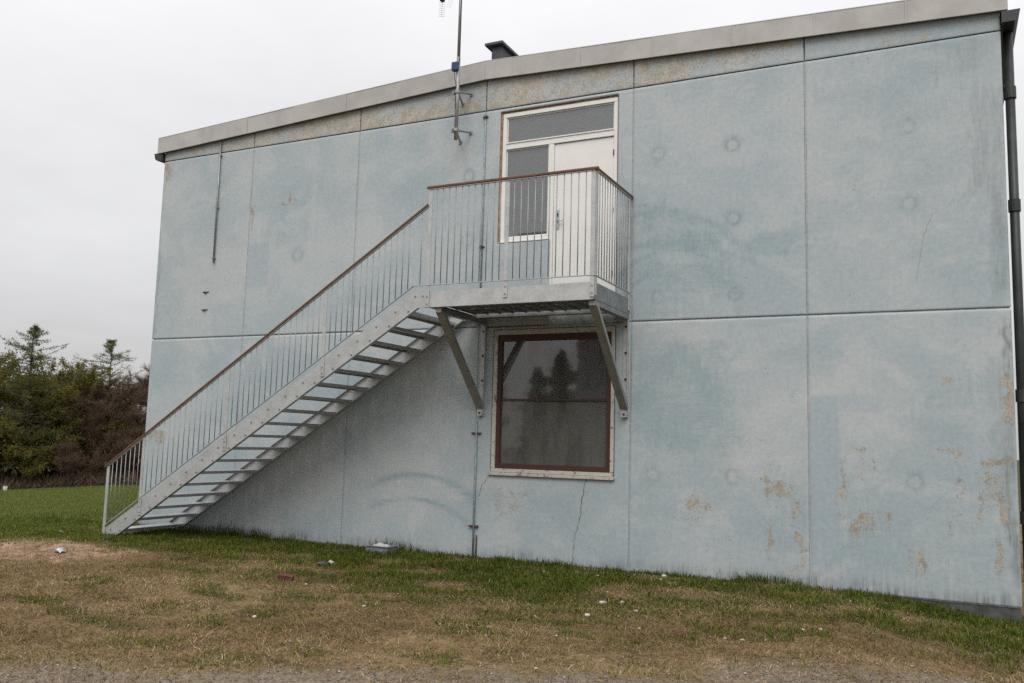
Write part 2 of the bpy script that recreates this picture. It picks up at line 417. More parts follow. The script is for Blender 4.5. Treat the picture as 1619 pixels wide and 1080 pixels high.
straw = k.mix(k.math('MULTIPLY', k.ramp(patch, 0.48, 0.36), 0.5), straw, (0.29, 0.21, 0.115))
c = k.mix(gm, straw, soil)
sandc = k.mix(k.ramp(k.noise(7, 6, 0.7, w), 0.3, 0.7), (0.18, 0.112, 0.072), (0.42, 0.285, 0.20))
c = k.mix(k.ramp(k.math('ADD', k.attr('sand'), k.math('MULTIPLY_ADD', st2, 0.5, -0.25)), 0.25, 0.6), c, sandc)
vo = k.n('ShaderNodeTexVoronoi'); vo.inputs['Scale'].default_value = 55; k.l(w, vo.inputs['Vector'])
sc_ = k.n('ShaderNodeSeparateColor'); k.l(vo.outputs['Color'], sc_.inputs[0])
grav = k.mix(k.ramp(k.math('MULTIPLY_ADD', sc_.outputs[0], 0.5, k.math('MULTIPLY', st2, 0.5)), 0.2, 0.8), (0.12, 0.094, 0.068), (0.245, 0.20, 0.155))
c = k.mix(k.ramp(k.math('ADD', k.attr('gravel'), k.math('MULTIPLY_ADD', st2, 0.7, -0.35)), 0.3, 0.7), c, grav)
c = k.mix(k.attr('bare'), c, (0.15, 0.115, 0.08))
hh = k.math('ADD', k.math('MULTIPLY', st2, 0.5), k.math('ADD', k.math('MULTIPLY', sp, 0.25), k.math('MULTIPLY', vo.outputs['Distance'], -0.15)))
k.bsdf(c, 0.95, 0, k.bump(hh, 0.8, 0.03), 0.15)
M['ground'] = k.mat
tag(link('ground', me, M['ground']), 'trampled yard of straw, grass and gravel running out into a field', None, None, 'structure')

# ================================================================== BUILDING
X0, X6 = 0.095, 14.39
JX = [X0, 2.35, 4.715, 7.163, 9.625, 12.045, X6]
ZM, ZT = 3.475, 6.965
RIDGE = 7.163
DEPTH = 9.0
def fasc_low(x): return 7.115+(7.462-7.115)*(x+0.03)/(RIDGE+0.03) if x < RIDGE else 7.462+(7.185-7.462)*(x-RIDGE)/(14.47-RIDGE)

PEEL = [(11.45,1.04,11.93,1.35,1.0),(11.845,0.0,11.87,1.31,1.15),(11.86,1.0,11.93,1.1,1.5),(11.86,0.45,11.93,0.62,1.6),(10.39,0.84,10.82,1.07,1.0),(12.39,1.01,12.5,1.69,0.75),(12.57,0.63,13.09,1.01,0.72),
 (12.42,0.82,12.54,0.94,.7),(13.53,1.64,13.87,1.77,0.95),(13.93,1.58,14.34,1.72,0.9),(13.72,1.08,13.83,1.54,.8),(13.95,0.88,14.33,1.56,0.62),(14.21,2.0,14.39,2.68,0.85),
 (14.2,0.82,14.39,1.25,0.8),(13.55,2.55,13.86,2.72,0.85),(14.09,0.16,14.21,0.74,0.7),(13.18,0.18,13.44,0.54,0.85),(7.44,0.56,8.11,1.06,0.62),(3.18,5.8,3.32,6.18,0.75),
 (2.97,5.81,3.42,5.92,0.72),(2.36,5.28,2.43,6.17,0.85),(0.1,1.45,0.67,1.72,0.8),(0.1,1.32,0.6,1.42,.6),(4.23,1.38,4.49,1.54,0.65),(12.51,1.66,12.8,1.76,0.75),(9.7,0.15,11.8,1.9,0.42),
 (12.3,0.1,14.3,1.8,0.40),(0.1,4.0,2.2,6.8,0.36),(2.5,5.0,4.6,6.9,0.38),(9.7,6.2,12.0,6.9,0.36),(12.2,4.5,14.2,6.6,0.36),(0.1,6.4,0.35,6.95,0.75),(0.6,4.4,2.0,4.6,.5),(11.45,0.1,11.6,1.1,0.55),(10.5,0.3,10.62,0.8,0.5)]
TEAL = [(9.66,4.8,10.65,5.10,.75),(9.66,4.42,10.95,4.68,.9),(9.67,3.55,11.0,4.38,.62),(11.0,4.36,12.05,4.62,.55),(9.69,1.57,11.1,3.2,.62),(13.2,1.9,14.2,2.6,.35),(4.74,6.5,7.1,6.9,.30),
 (12.1,6.3,14.1,6.75,.35),(6.0,2.6,7.15,3.3,.35),(9.7,0.05,12.0,0.8,.30),(12.4,0.1,14.0,0.9,.30),(7.2,0.0,9.5,1.1,.25),(0.2,0.2,2.2,3.3,.18),(12.2,3.6,14.2,4.4,.25),(7.2,3.8,8.3,4.8,.3)]
REPAINT = [(12.06,0.25,12.41,2.41,1.0),(2.37,4.35,2.85,5.15,.8),(12.06,2.2,12.9,2.41,.5)]
DIRT = [(13.98,4.9,14.39,6.30,.36),(14.2,3.6,14.39,6.2,.40),(14.27,0.2,14.39,3.3,.85),(14.1,1.2,14.39,2.8,.3),(11.84,.5,11.9,.62,.6),(13.6,6.5,14.39,6.95,.25),(0.1,3.5,0.16,6.9,.5),(5.3,2.2,7.1,3.4,.10)]  # last entry: slightly darker patch of wall behind the upper stair flight
ARCS = [(6.12,0.10,1.45,1.06,.62,1.95),(6.05,-.25,1.38,1.03,.62,1.9),(6.12,0.10,1.33,1.06,.7,1.85),(9.95,3.9,1.35,1.16,.35,1.9),(10.2,3.65,.95,.82,.0,2.6),(10.3,3.55,.85,.70,-.1,2.9),(10.05,3.6,.62,.52,.1,2.4),(9.6,4.0,1.9,.55,.3,1.6)]
CIRC = [(9.999,5.914),(11.071,5.911),(13.296,5.88),(13.295,4.855),(10.015,3.807),(11.086,4.861),(11.101,3.798),(6.883,4.875),(6.88,5.92),(13.287,1.353),(9.962,1.315),(11.062,1.333),(3.49,4.877)]
def soft_rect(x, z, r, e=0.06):
    x0, z0, x1, z1 = r[:4]; e1 = min(e, (x1-x0)*0.45); e2 = min(e*1.5, (z1-z0)*0.45)
    return sstep(x0-e1, x0+e1, x)*(1-sstep(x1-e1, x1+e1, x))*sstep(z0-e2, z0+e2, z)*(1-sstep(z1-e2, z1+e2, z))
def wear(x, z):
    wob = 0.22*(fbm(x*3, z*3, 31, 5)-0.5)+.10*(fbm(x*11, z*11, 33, 3)-.5); wob2 = 0.22*(fbm(x*3, z*3, 37, 5)-0.5)+.10*(fbm(x*11, z*11, 39, 3)-.5)
    xx, zz = x+wob, z+wob2
    peel = 0.16+0.20*fbm(x*0.8, z*0.8, 41)
    for r in PEEL:
        peel = np.maximum(peel, r[4]*soft_rect(xx, zz, r)*(0.36+1.1*fbm(x*9, z*4, 43)))
        if r[4] > .6: peel = np.maximum(peel, 0.50*r[4]*soft_rect(x+2*wob, z+2*wob2, (r[0]-.12, r[1]-.15, r[2]+.12, r[3]+.10), .16))
    # flaking parapet band, less of it towards the far right
    band = sstep(ZT-0.02, ZT+0.02, z)*(0.78-0.22*sstep(10, 13.5, x))*(0.45+0.9*fbm(x*1.3, z*3, 47))
    peel = np.maximum(peel, band)
    # chipped edges
    for jx in JX: peel = np.maximum(peel, 0.62*np.exp(-((x-jx)/0.035)**2)*(0.4+fbm(x*0.2, z*1.2, 51)))
    teal = 0.10+0.22*sstep(0.5, 0.75, fbm(x*0.5, z*0.9, 61))
    for r in TEAL: teal = np.maximum(teal, r[4]*soft_rect(x+3*wob, z+2*wob2, r, 0.22)*(0.6+0.7*fbm(x*1.2, z*4.5, 67)))
    for cx, cz, rx, rz, a0, a1 in ARCS:       # brush arcs left by a broad brush
        dx, dz = (x-cx)/rx, (z-cz)/rz
        rr = np.hypot(dx, dz); an = np.arctan2(dz, dx)
        ring = np.exp(-((rr-1)/0.055)**2)*sstep(a0-0.15, a0+0.2, an)*(1-sstep(a1, a1+0.5, an))
        teal = np.maximum(teal, 0.78*ring*(0.35+1.1*fbm(rr*22, an*1.5, 71)))
    rep = np.zeros_like(x)
    for r in REPAINT: rep = np.maximum(rep, r[4]*soft_rect(x, z, r, 0.02))
    dirt = (0.12*sstep(0.45, 0, z)+.65*sstep(.16, -.02, z+.16*(fbm(x*1.5, z*0, 84)-.5)))*(0.3+fbm(x*4, z*4, 81)) + 0.06*fbm(x*0.6, z*0.6, 82)
    for r in DIRT: dirt = np.maximum(dirt, r[4]*soft_rect(xx, zz, r, 0.12)*(0.35+1.0*fbm(x*9, z*0.5, 83)))
    for cx, cz in CIRC:
        d = np.hypot(x-cx, z-cz)
        dirt = np.maximum(dirt, 0.42*np.exp(-((d-0.085)/0.022)**2)*(0.5+fbm(x*9, z*9, 85)))
        teal = np.maximum(teal, 0.4*np.exp(-((d-0.12)/0.05)**2))
    # darker seam along the joints
    for jx in JX[1:-1]: dirt = np.maximum(dirt, 0.14*np.exp(-((x-jx)/0.03)**2)*(0.5+fbm(x, z*1.5, 86)))
    dirt = np.maximum(dirt, 0.25*np.exp(-((z-ZT-0.02)/0.03)**2)*(0.5+fbm(x*1.5, z, 87)))
    return peel, teal, rep, np.clip(dirt, 0, 1)

def lines(a, b, extra, step):
    n = max(1, int(round((b-a)/step))); L = list(np.linspace(a, b, n+1))
    for e in extra:
        if a < e < b:
            i = int(np.argmin([abs(v-e) for v in L]))
            if 0 < i < len(L)-1: L[i] = e
            else: L.append(e)
    return np.array(sorted(set(L)))
def panel(name, x0, x1, z0, z1, holes, parent, y0=0.0, thick=0.011, topf=None, step=0.026, chamfer=0.006):
    """concrete slab with a fine front face carrying its wear fields; holes = (x0,z0,x1,z1)"""
    xs = lines(x0, x1, [h[0] for h in holes]+[h[2] for h in holes]+[x0+chamfer, x1-chamfer], step)
    zs = lines(z0, z1, [h[1] for h in holes]+[h[3] for h in holes]+[z0+chamfer, z1-chamfer], step)
    nx, nz = len(xs), len(zs)
    XX, ZZ = np.meshgrid(xs, zs, indexing='ij')
    if topf is not None:
        top = np.array([topf(v) for v in xs])[:, None]
        ZZ = z0+(ZZ-z0)/(z1-z0)*(top-z0)
    YY = np.full_like(XX, y0)
    e = np.zeros_like(XX, bool); e[0, :] = e[-1, :] = True; e[:, 0] = e[:, -1] = True
    YY[e] += chamfer*0.8
    cx = (xs[:-1]+xs[1:])/2; cz = (zs[:-1]+zs[1:])/2
    solid = np.ones((nx-1, nz-1), bool)
    for h in holes: solid[np.ix_((cx > h[0]) & (cx < h[2]), (cz > h[1]) & (cz < h[3]))] = False
    P = np.stack([XX, YY, ZZ], -1).reshape(-1, 3)
    B = P.copy(); B[:, 1] = y0+thick
    n = nx*nz; V = np.concatenate([P, B])
    ii, jj = np.nonzero(solid)
    I = lambda i, j: i*nz+j
    faces = [np.stack([I(ii, jj), I(ii+1, jj), I(ii+1, jj+1), I(ii, jj+1)], -1)]
    pad = np.zeros((nx+1, nz+1), bool); pad[1:-1, 1:-1] = solid
    for di, dj, a, b in ((-1, 0, (0, 0), (0, 1)), (1, 0, (1, 1), (1, 0)), (0, -1, (1, 0), (0, 0)), (0, 1, (0, 1), (1, 1))):
        s_ = solid & ~pad[1+di:nx+di, 1+dj:nz+dj]
        i2, j2 = np.nonzero(s_)
        A = I(i2+a[0], j2+a[1]); C = I(i2+b[0], j2+b[1])
        faces.append(np.stack([C, A, A+n, C+n], -1)[:, ::-1])
    F = np.concatenate(faces)
    pe, te, re_, di_ = wear(V[:, 0], V[:, 2])
    me = bulk_mesh(name, V, F.ravel(), np.full(len(F), 4), {'peel': pe, 'teal': te, 'repaint': re_, 'dirt': di_, 'band': sstep(ZT-.03, ZT+.03, V[:, 2]), 'slab': np.full(len(V), random.uniform(0, 1))})
    return link(name, me, M['wall'], parent)

B = empty('concrete_building', (7.2, 0, 0), 'two-storey pale blue painted concrete building with low gable roof', 'building')
DOOR_H = [(7.425, 4.775, 9.392, 6.905), (8.315, 3.475, 9.392, 4.80)]
WIN_H = [(7.415, 1.225, 9.395, 3.425)]
G = 0.004
for i in range(6):
    xa, xb = JX[i]+(G if i else 0), JX[i+1]-(G if i < 5 else 0)
    panel('wall_panel', xa, xb, -0.04, ZM-0.007, WIN_H if i == 3 else [], B)
    panel('wall_panel', xa, xb, ZM+0.007, ZT-0.005, DOOR_H if i == 3 else [], B)
    panel('parapet_panel', xa, xb, ZT+0.006, 7.5, [], B, topf=lambda v: fasc_low(v)+0.10)
# structural shell behind the slabs
WI = [7.36, 9.45]
MB().box(X0+.01, .012, -.05, WI[0], .30, 3.455).box(WI[1], .012, -.05, X6-.01, .30, 3.455).box(X0+.01, .013, 3.495, WI[0], .30, 6.95).box(WI[1], .013, 3.495, X6-.01, .30, 6.95).box(X0+.02, .018, 3.4551, WI[0], .29, 3.4949).box(WI[1], .018, 3.4551, X6-.02, .29, 3.4949).box(WI[0], .05, -.5, WI[1], .30, 1.18)\
    .box(WI[0], .05, 3.47, 8.28, .30, 4.74).box(WI[0], .05, 6.94, WI[1], .30, 7.2).box(8.28, .06, 3.47, WI[1], .30, 3.70)\
    .box(X0+.02, .05, 6.951, WI[0], .29, 7.15).box(WI[1], .05, 6.951, X6-.02, .29, 7.15).build('wall_core', M['backing'], B)
for i, jx in enumerate(JX[1:-1]):
    MB().box(jx-.0038, .005, -.03, jx+.0038, .0115, ZM-.013).box(jx-.0038, .005, ZM+.013, jx+.0038, .0115, ZT-.01).build('joint_filler', M['wall'], B)
MB().box(X0, .302, -.5, X0+.25, DEPTH, 7.10).build('end_wall', M['wall'], B)
MB().box(X6-.25, .302, -.5, X6, DEPTH, 7.10).build('end_wall', M['wall'], B)
MB().box(X0+.251, DEPTH-.25, -.5, X6-.251, DEPTH-.01, 7.10).build('back_wall', M['wall'], B)
MB().box(X0+.26, .305, 3.50, X6-.26, DEPTH-.26, 3.68).build('storey_floor', M['dark'], B)
MB().box(X0+.26, 3.4, -.3, X6-.26, 3.5, 3.49).box(X0+.26, 3.4, 3.69, X6-.26, 3.5, 7.05).build('inner_wall', M['dark'], B)
MB().box(X0+.03, .02, -0.55, X6-.02, .28, -0.046).build('plinth', M['conc'], B)
# roof with sheet fascia
zr = lambda x: fasc_low(x)+0.285
MB().box(7.36, .013, 1.19, 7.414, .14, 3.46).box(9.396, .013, 1.19, 9.45, .14, 3.46).box(7.4141, .013, 3.426, 9.3959, .14, 3.46).box(7.4141, .013, 1.185, 9.3959, .14, 1.224).build('opening_lining', M['backing'], B)
MB().box(7.36, .0135, 4.745, 7.424, .14, 6.935).box(9.393, .0135, 3.705, 9.45, .14, 6.935).box(7.4241, .0135, 6.906, 9.3929, .14, 6.935).box(7.4241, .0135, 4.742, 8.30, .14, 4.774).box(8.281, .0135, 3.705, 8.314, .14, 4.741).build('opening_lining', M['backing'], B)
roof = MB().prism([(-0.02, zr(-0.03)-.06), (RIDGE, zr(RIDGE)-.06), (14.46, zr(14.47)-.06), (14.46, zr(14.47)-.2), (RIDGE, zr(RIDGE)-.2), (-0.02, zr(-.03)-.2)], 'y', -0.05, DEPTH+.1).build('roof', M['roof'], B)
fj = [-0.03, 1.139, 2.229, 3.316, 4.448, 5.589, 6.55, RIDGE, 7.643, 8.8, 9.942, 11.07, 12.2, 13.325, 14.47]
for a, b in zip(fj[:-1], fj[1:]):
    a2, b2 = a+.002, b-.002
    pr_ = MB().prism([(a2, fasc_low(a2)), (b2, fasc_low(b2)), (b2, fasc_low(b2)+.30), (a2, fasc_low(a2)+.30)], 'y', -.085+random.uniform(-.0025, .0025), -.06)
    pr_.prism([(a2, fasc_low(a2)+.30), (b2, fasc_low(b2)+.30), (b2, fasc_low(b2)+.312), (a2, fasc_low(a2)+.312)], 'y', -.088, .12)
    pr_.build('fascia_panel', M['fascia'], B)
MB().prism([(-.02, fasc_low(-.02)+.012), (RIDGE, fasc_low(RIDGE)+.012), (14.46, fasc_low(14.46)+.012), (14.46, fasc_low(14.46)+.05), (RIDGE, fasc_low(RIDGE)+.05), (-.02, fasc_low(-.02)+.05)], 'y', -.058, -.003).build('soffit_board', M['roof'], B)
for xj in fj[1:-1]:
    if abs(xj-RIDGE) > .1: MB().box(xj-.02, -.0895, fasc_low(xj)-.004, xj+.004, -.0878, fasc_low(xj)+.302).build('fascia_seam', M['fascia'], B)
ch = MB().box(6.70, 1.0, 7.5, 6.89, 1.55, 8.545).build('chimney', M['chim'], roof)
MB().box(6.60, .92, 8.555, 6.945, 1.66, 8.60).box(6.63, .95, 8.54, 6.92, 1.63, 8.556).build('chimney_cap', M['chim'], roof)
# eaves gutters
gt = MB().prism([(14.395, 7.165), (14.60, 7.165), (14.575, 7.06), (14.54, 7.02), (14.395, 7.02)], 'y', -.10, DEPTH).build('gutter', M['gutter'], B)
MB().prism([(.09, 7.13), (-.14, 7.13), (-.11, 7.02), (-.07, 6.99), (.09, 6.97)], 'y', -.06, DEPTH).build('gutter', M['gutter'], B)
dp = MB().tube([(14.478, .24, 7.03), (14.478, .24, -.35)], .055, 14).build('downpipe', M['gutter'], B, True)
for z in (6.15, 4.70, 2.35, 0.9):
    MB().tube([(14.478, .24, z), (14.478, .24, z+.15)], .070, 14).build('pipe_collar', M['gutter'], dp)

# ---- door set: cream frame with transom light, side light and a flush door
fr = MB()
FX0, FX1, FZ1 = 7.462, 9.372, 6.875
YF0, YF1 = 0.025, 0.11
fr.box(FX0, YF0, 4.80, FX0+.065, YF1, FZ1-.065, .004).box(FX1-.055, YF0, 3.74, FX1, YF1, FZ1-.065, .004).box(FX0, YF0-.002, FZ1-.065, FX1, YF1, FZ1, .004)
fr.box(FX0+.066, YF0-.006, 6.285, FX1-.056, YF1-.004, 6.375, .004).box(8.262, YF0-.004, 3.74, 8.352, YF1-.002, 6.284, .004).box(FX0+.066, YF0-.001, 4.80, 8.261, YF1-.003, 4.865, .004)
fr.box(FX0-.012, YF0-.035, 4.782, 8.30, YF0+.02, 4.797).box(FX0+.07, YF0-.02, 6.376, FX1-.06, YF0+.01, 6.394)
door = fr.build('door_frame', M['white'], B)
MB().box(8.355, .045, 3.78, FX1-.058, .09, 6.275, .003).build('door_leaf', M['white'], door)
MB().box(8.353, .02, 3.715, FX1-.056, .10, 3.776).build('threshold', M['galv'], door)
for (a, b, c_, d) in ((FX0+.068, 6.378, FX1-.058, FZ1-.068), (FX0+.068, 4.868, 8.26, 6.283)):
    MB().box(a, .06, b, c_, .066, d).build('pane', M['glass2'], door)
    MB().box(a+.002, .0675, b+.002, c_-.002, .0715, d-.002).build('blind', M['blind'], door)
    t = .016
    MB().box(a, .05, b, a+t, .0595, d).box(c_-t, .05, b, c_, .0595, d).box(a+t, .05, b, c_-t, .0595, b+t).box(a+t, .05, d-t, c_-t, .0595, d).build('glazing_bead', M['white'], door)
MB().box(8.395, .036, 4.93, 8.452, .0445, 5.235, .003).build('lock_plate', M['steel'], door)
MB().tube([(8.424, .044, 5.055), (8.424, -.012, 5.055)], .011, 8).tube([(8.418, -.012, 5.055), (8.53, -.012, 5.06)], .010, 8).build('door_handle', M['steel'], door, True)
MB().tube([(8.424, .036, 5.165), (8.424, .030, 5.165)], .018, 10).box(8.418, .031, 5.12, 8.43, .036, 5.165).build('lock_cylinder', M['black'], door)
for z in (5.98, 5.1, 4.15): MB().tube([(FX1-.055, .022, z), (FX1-.055, .022, z+.09)], .009, 8).build('hinge', M['rust'], door)
MB().box(7.428, .018, 4.80, 7.459, .13, 6.90).box(7.459, .03, 6.879, 9.376, .13, 6.90).box(9.374, .04, 3.60, 9.39, .13, 6.90).build('timber_packing', M['rawwood'], B)

# ---- ground-floor window
WX0, WX1, WZ0, WZ1 = 7.43, 9.385, 1.255, 3.415
wf = MB()
t = .062
wf.box(WX0, -.012, WZ0+.055, WX0+t, .11, WZ1-t, .004).box(WX1-t+.01, -.012, WZ0+.055, WX1, .11, WZ1-t, .004).box(WX0, -.014, WZ1-t-.015, WX1, .11, WZ1, .004).box(WX0, -.013, WZ0, WX1, .11, WZ0+.054, .004)
win = wf.build('window_frame', M['cream'], B)
MB().box(WX0-.03, -.045, WZ0-.048, WX1+.02, .05, WZ0-.003, .005).build('window_sill', M['cream'], win)
sx0, sx1, sz0, sz1 = WX0+t+.003, WX1-t+.007, WZ0+.057, WZ1-t-.018
s = .062
MB().box(sx0, .012, sz0, sx0+s, .09, sz1).box(sx1-s, .012, sz0, sx1, .09, sz1).box(sx0+s, .013, sz0, sx1-s, .09, sz0+s+.012).box(sx0+s, .013, sz1-s-.03, sx1-s, .09, sz1).build('window_sash', M['brown'], win)
MB().box(sx0+s, .02, 2.333, sx1-s, .075, 2.362).build('glazing_bar', M['brown'], win)
MB().box(sx0+s, .05, 2.363, sx1-s, .056, sz1-s-.03).build('pane', M['glass'], win)
MB().box(sx0+s, .05, sz0+s+.012, sx1-s, .056, 2.332).build('pane', M['glass_low'], win)

# ---- small fixings and marks on the facade
cd = MB().tube([(7.176, -.022, -.05), (7.176, -.022, 2.02)], .014, 8).build('conduit', M['conduit'], B, True)
for z in (1.83, .43): MB().box(7.10, -.03, z-.012, 7.25, -.004, z+.012).tube([(7.11, -.03, z), (7.11, -.05, z)], .012, 6).tube([(7.24, -.03, z), (7.24, -.05, z)], .012, 6).build('pipe_clip', M['rust'], cd)
MB().tube([(7.225, -.016, -.03), (7.225, -.016, .30)], .011, 8).build('conduit', M['rust'], B, True)
cd = MB().tube([(7.163, -.012, 3.85), (7.163, -.012, 6.93)], .011, 8).build('conduit', M['conduit'], B, True)
for z in (6.86, 5.80, 4.745, 4.0): MB().tube([(7.163, 0, z), (7.163, -.035, z)], .024, 8).box(7.115, -.02, z-.008, 7.21, -.003, z+.008).build('pipe_clip', M['rust'], cd)
cd = MB().tube([(1.555, -.03, 7.17), (1.565, -.03, 4.86)], .017, 8).build('conduit', M['galv_dark'], B, True)
for z in (6.9, 5.9, 4.95): MB().box(1.53, -.045, z-.012, 1.59, -.002, z+.012).build('pipe_clip', M['galv_dark'], cd)
for z in (4.32, 3.99):
    MB().box(1.33, -.012, z-.008, 1.47, -.003, z+.008).tube([(1.40, -.004, z-.004), (1.40, -.03, z-.02)], .018, 7).build('broken_fixing', M['rust'], B)
def crack(pts, wd):
    P = []; 
    for (a, b) in zip(pts[:-1], pts[1:]):
        for u in np.linspace(0, 1, 7)[:-1]: P.append((a[0]+(b[0]-a[0])*u+random.uniform(-.012, .012), a[1]+(b[1]-a[1])*u))
    P.append(pts[-1]); mb = MB(); vs_ = []; fs = []
    for i, p in enumerate(P):
        w_ = wd*random.uniform(.4, 1.2); vs_ += [(p[0]-w_, -.002, p[1]), (p[0]+w_, -.002, p[1])]
        if i: fs.append((2*i-2, 2*i-1, 2*i+1, 2*i))
    mb.add(vs_, fs).build('crack', M['crack'], B)
crack([(8.978, 1.20), (8.915, .914), (8.891, .644), (8.808, .371), (8.794, .102), (8.778, -.04)], .008)
crack([(7.40, 1.20), (7.30, 1.06), (7.235, .874)], .006)
crack([(13.568, 4.722), (13.468, 4.446), (13.368, 3.886)], .0022)
crack([(8.22, 4.25), (8.19, 4.05), (8.16, 3.9)], .004)

# ================================================================== STEEL STAIR
S = empty('steel_staircase', (0.95, -1.45, -.05), 'galvanised steel outdoor stair and landing with brown wooden handrail', 'staircase')
YF, YB = -1.45, -0.075
SL = 0.6262
top = lambda x: 3.79+SL*(x-6.847)
low = lambda x: 3.565+SL*(x-6.932)
prof = [(0.957, -.09), (0.957, top(.957)), (6.847, 3.79), (7.094, 3.79), (7.094, 3.568), (6.932, 3.568), (1.092, -.09)]
for y, s_ in ((YF, 1), (YB, -1)):
    mb = MB().prism(prof, 'y', y-.005, y+.005)
    for A, Bq in (((0.99, top(.99)-.005), (6.845, 3.784)), ((1.12, low(1.12)+.005), (6.93, 3.574))):
        mb.bar((A[0], y+s_*.03, A[1]), (Bq[0], y+s_*.03, Bq[1]), .05, .008)
    strg = mb.build('stringer', M['galv'], S)
    if s_ == 1:
        bo = MB().tube([(0, 0, 0), (0, -.012, 0)], .014, 6).mesh('bolt')
        for kk in range(18):
            z = 3.54-.2021*kk-.015; xr = 6.80-.321*kk
            for dx in (-.24, -.02): link('bolt', bo, M['galv_dark'], strg, (xr+dx, y-.005, z))
        for x in (6.885, 7.01): link('bolt', bo, M['galv_dark'], strg, (x, y-.005, 3.735))
tm = MB()
tm.box(-.30, YF+.008, -.005, 0, YB-.008, 0).box(-.30, YF+.008, -.044, -.295, YB-.008, -.0051).box(-.005, YF+.008, -.044, 0, YB-.008, -.0051)
tm.box(-.294, YF+.008, -.052, -.006, YF+.014, -.0052).box(-.294, YB-.014, -.052, -.006, YB-.008, -.0052).box(-.03, YF+.015, -.0445, -.0051, YB-.015, -.040)
tme = tm.mesh('tread')
for kk in range(18): link('tread', tme, M['tread'], S, (6.80-.321*kk, 0, 3.54-.2021*kk))
# landing
PX0, PX1 = 7.096, 9.60
MB().box(PX0, YF-.006, 3.57, PX1-.012, YF+.004, 3.80).box(PX0, YF+.0041, 3.57, PX1-.072, YF+.06, 3.58).box(PX0, YF+.0041, 3.79, PX1-.072, YF+.06, 3.799).build('front_beam', M['galv'], S)
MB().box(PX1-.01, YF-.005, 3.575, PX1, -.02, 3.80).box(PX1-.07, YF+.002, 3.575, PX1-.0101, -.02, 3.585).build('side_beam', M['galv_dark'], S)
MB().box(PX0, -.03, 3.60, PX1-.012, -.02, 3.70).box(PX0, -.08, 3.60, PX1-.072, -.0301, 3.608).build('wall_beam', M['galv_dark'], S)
MB().box(PX0-.02, YF+.062, 3.575, PX0+.04, -.082, 3.64).build('joist', M['galv_dark'], S)
npl = 11; pw = (PX1-.075-(PX0+.045))/npl
pme = MB().box(0, YF+.065, .0, pw-.006, -.085, .005).box(0, YF+.065, -.018, .005, -.085, -.0001).box(pw-.011, YF+.065, -.018, pw-.006, -.085, -.0001).mesh('floor_plank')
clip = MB().tube([(0, .36, .06), (0, .36, -.03)], .010, 6).box(-.04, .335, -.016, .04, .385, -.009).box(-.008, .02, -.008, .008, .40, .010).mesh('plank_clip')
for i in range(npl):
    x = PX0+.045+i*pw
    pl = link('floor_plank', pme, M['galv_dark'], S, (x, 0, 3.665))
    if i > 0: link('plank_clip', clip, M['steel'], pl, (x+.03, YF+.06, 3.605))
# brackets
for X in (7.245, 9.555):
    br = MB().bar((X, -1.40, 3.535), (X, -.02, 3.535), .09, .07, (1, 0, 0)).build('bracket_arm', M['galv_dark'], S)
    ps, pe_ = Vector((X, -1.36, 3.50)), Vector((X, -.075, 2.21))
    d = (pe_-ps).normalized(); nrm = Vector((0, d.z, -d.y))
    if nrm.y > 0: nrm = -nrm
    MB().bar(ps, pe_, .115, .012, (1, 0, 0)).bar(ps+Vector((.0535, 0, 0))-nrm*.03, pe_+Vector((.0535, 0, 0))-nrm*.03, .008, .048, (1, 0, 0)).bar(ps-Vector((.0535, 0, 0))-nrm*.03, pe_-Vector((.0535, 0, 0))-nrm*.03, .008, .048, (1, 0, 0)).build('strut', M['ground_tint'], br)
    wp = MB().box(X-.045, -.012, 2.09, X+.045, -.003, 3.50).box(X+.038, -.06, 2.13, X+.046, -.0121, 3.50).build('wall_plate', M['galv'], br)
    MB().box(X-.045, -.075, 2.10, X+.037, -.0125, 2.19).build('foot_plate', M['galv'], br)
    for z in (3.40, 3.02, 2.64): MB().tube([(X, -.012, z), (X, -.03, z)], .017, 6).build('bolt', M['black'], br)
    MB().tube([(X, -.075, 2.14), (X, -.09, 2.14)], .017, 6).build('bolt', M['black'], br)
# railing
YR = YF-.014
HR = lambda x: 1.136+.6366*(x-.869)      # top of the sloping handrail
LR = lambda x: .172+.6325*(x-.997)       # lower rail
ZP, ZL = 5.325, 3.885
def post(x, z0, z1, y=YR):
    return MB().box(x-.03, y-.008, z0, x+.03, y+.008, z1, .003).build('post', M['galv'], S)
for x in (.945, 1.735, 3.485, 5.312):
    p_ = post(x, max(-.09, low(x)+.05), HR(x)-.05)
    for z in (low(x)+.10, low(x)+.19):
        if z > -.05: MB().tube([(x, YR-.008, z), (x, YR-.018, z)], .012, 6).build('bolt', M['galv_dark'], p_)
for x, z0 in ((7.092, 3.57), (8.32, 3.65), (9.575, 3.60)):
    p_ = post(x, z0, ZP-.045)
    for z in (z0+.05, z0+.15): MB().tube([(x, YR-.008, z), (x, YR-.018, z)], .012, 6).build('bolt', M['galv_dark'], p_)
for y in (YF+.0, -.06):
    MB().box(PX1+.001, y-.03+(.03 if y < -1 else 0), 3.62, PX1+.016, y+.03+(.03 if y < -1 else 0), ZP-.045, .003).build('post', M['galv'], S)
def rail(p, q, name, mat, w_, h_): return MB().bar(p, q, w_, h_, (0, 1, 0) if abs(p[0]-q[0]) > .1 else (1, 0, 0)).build(name, mat, S)
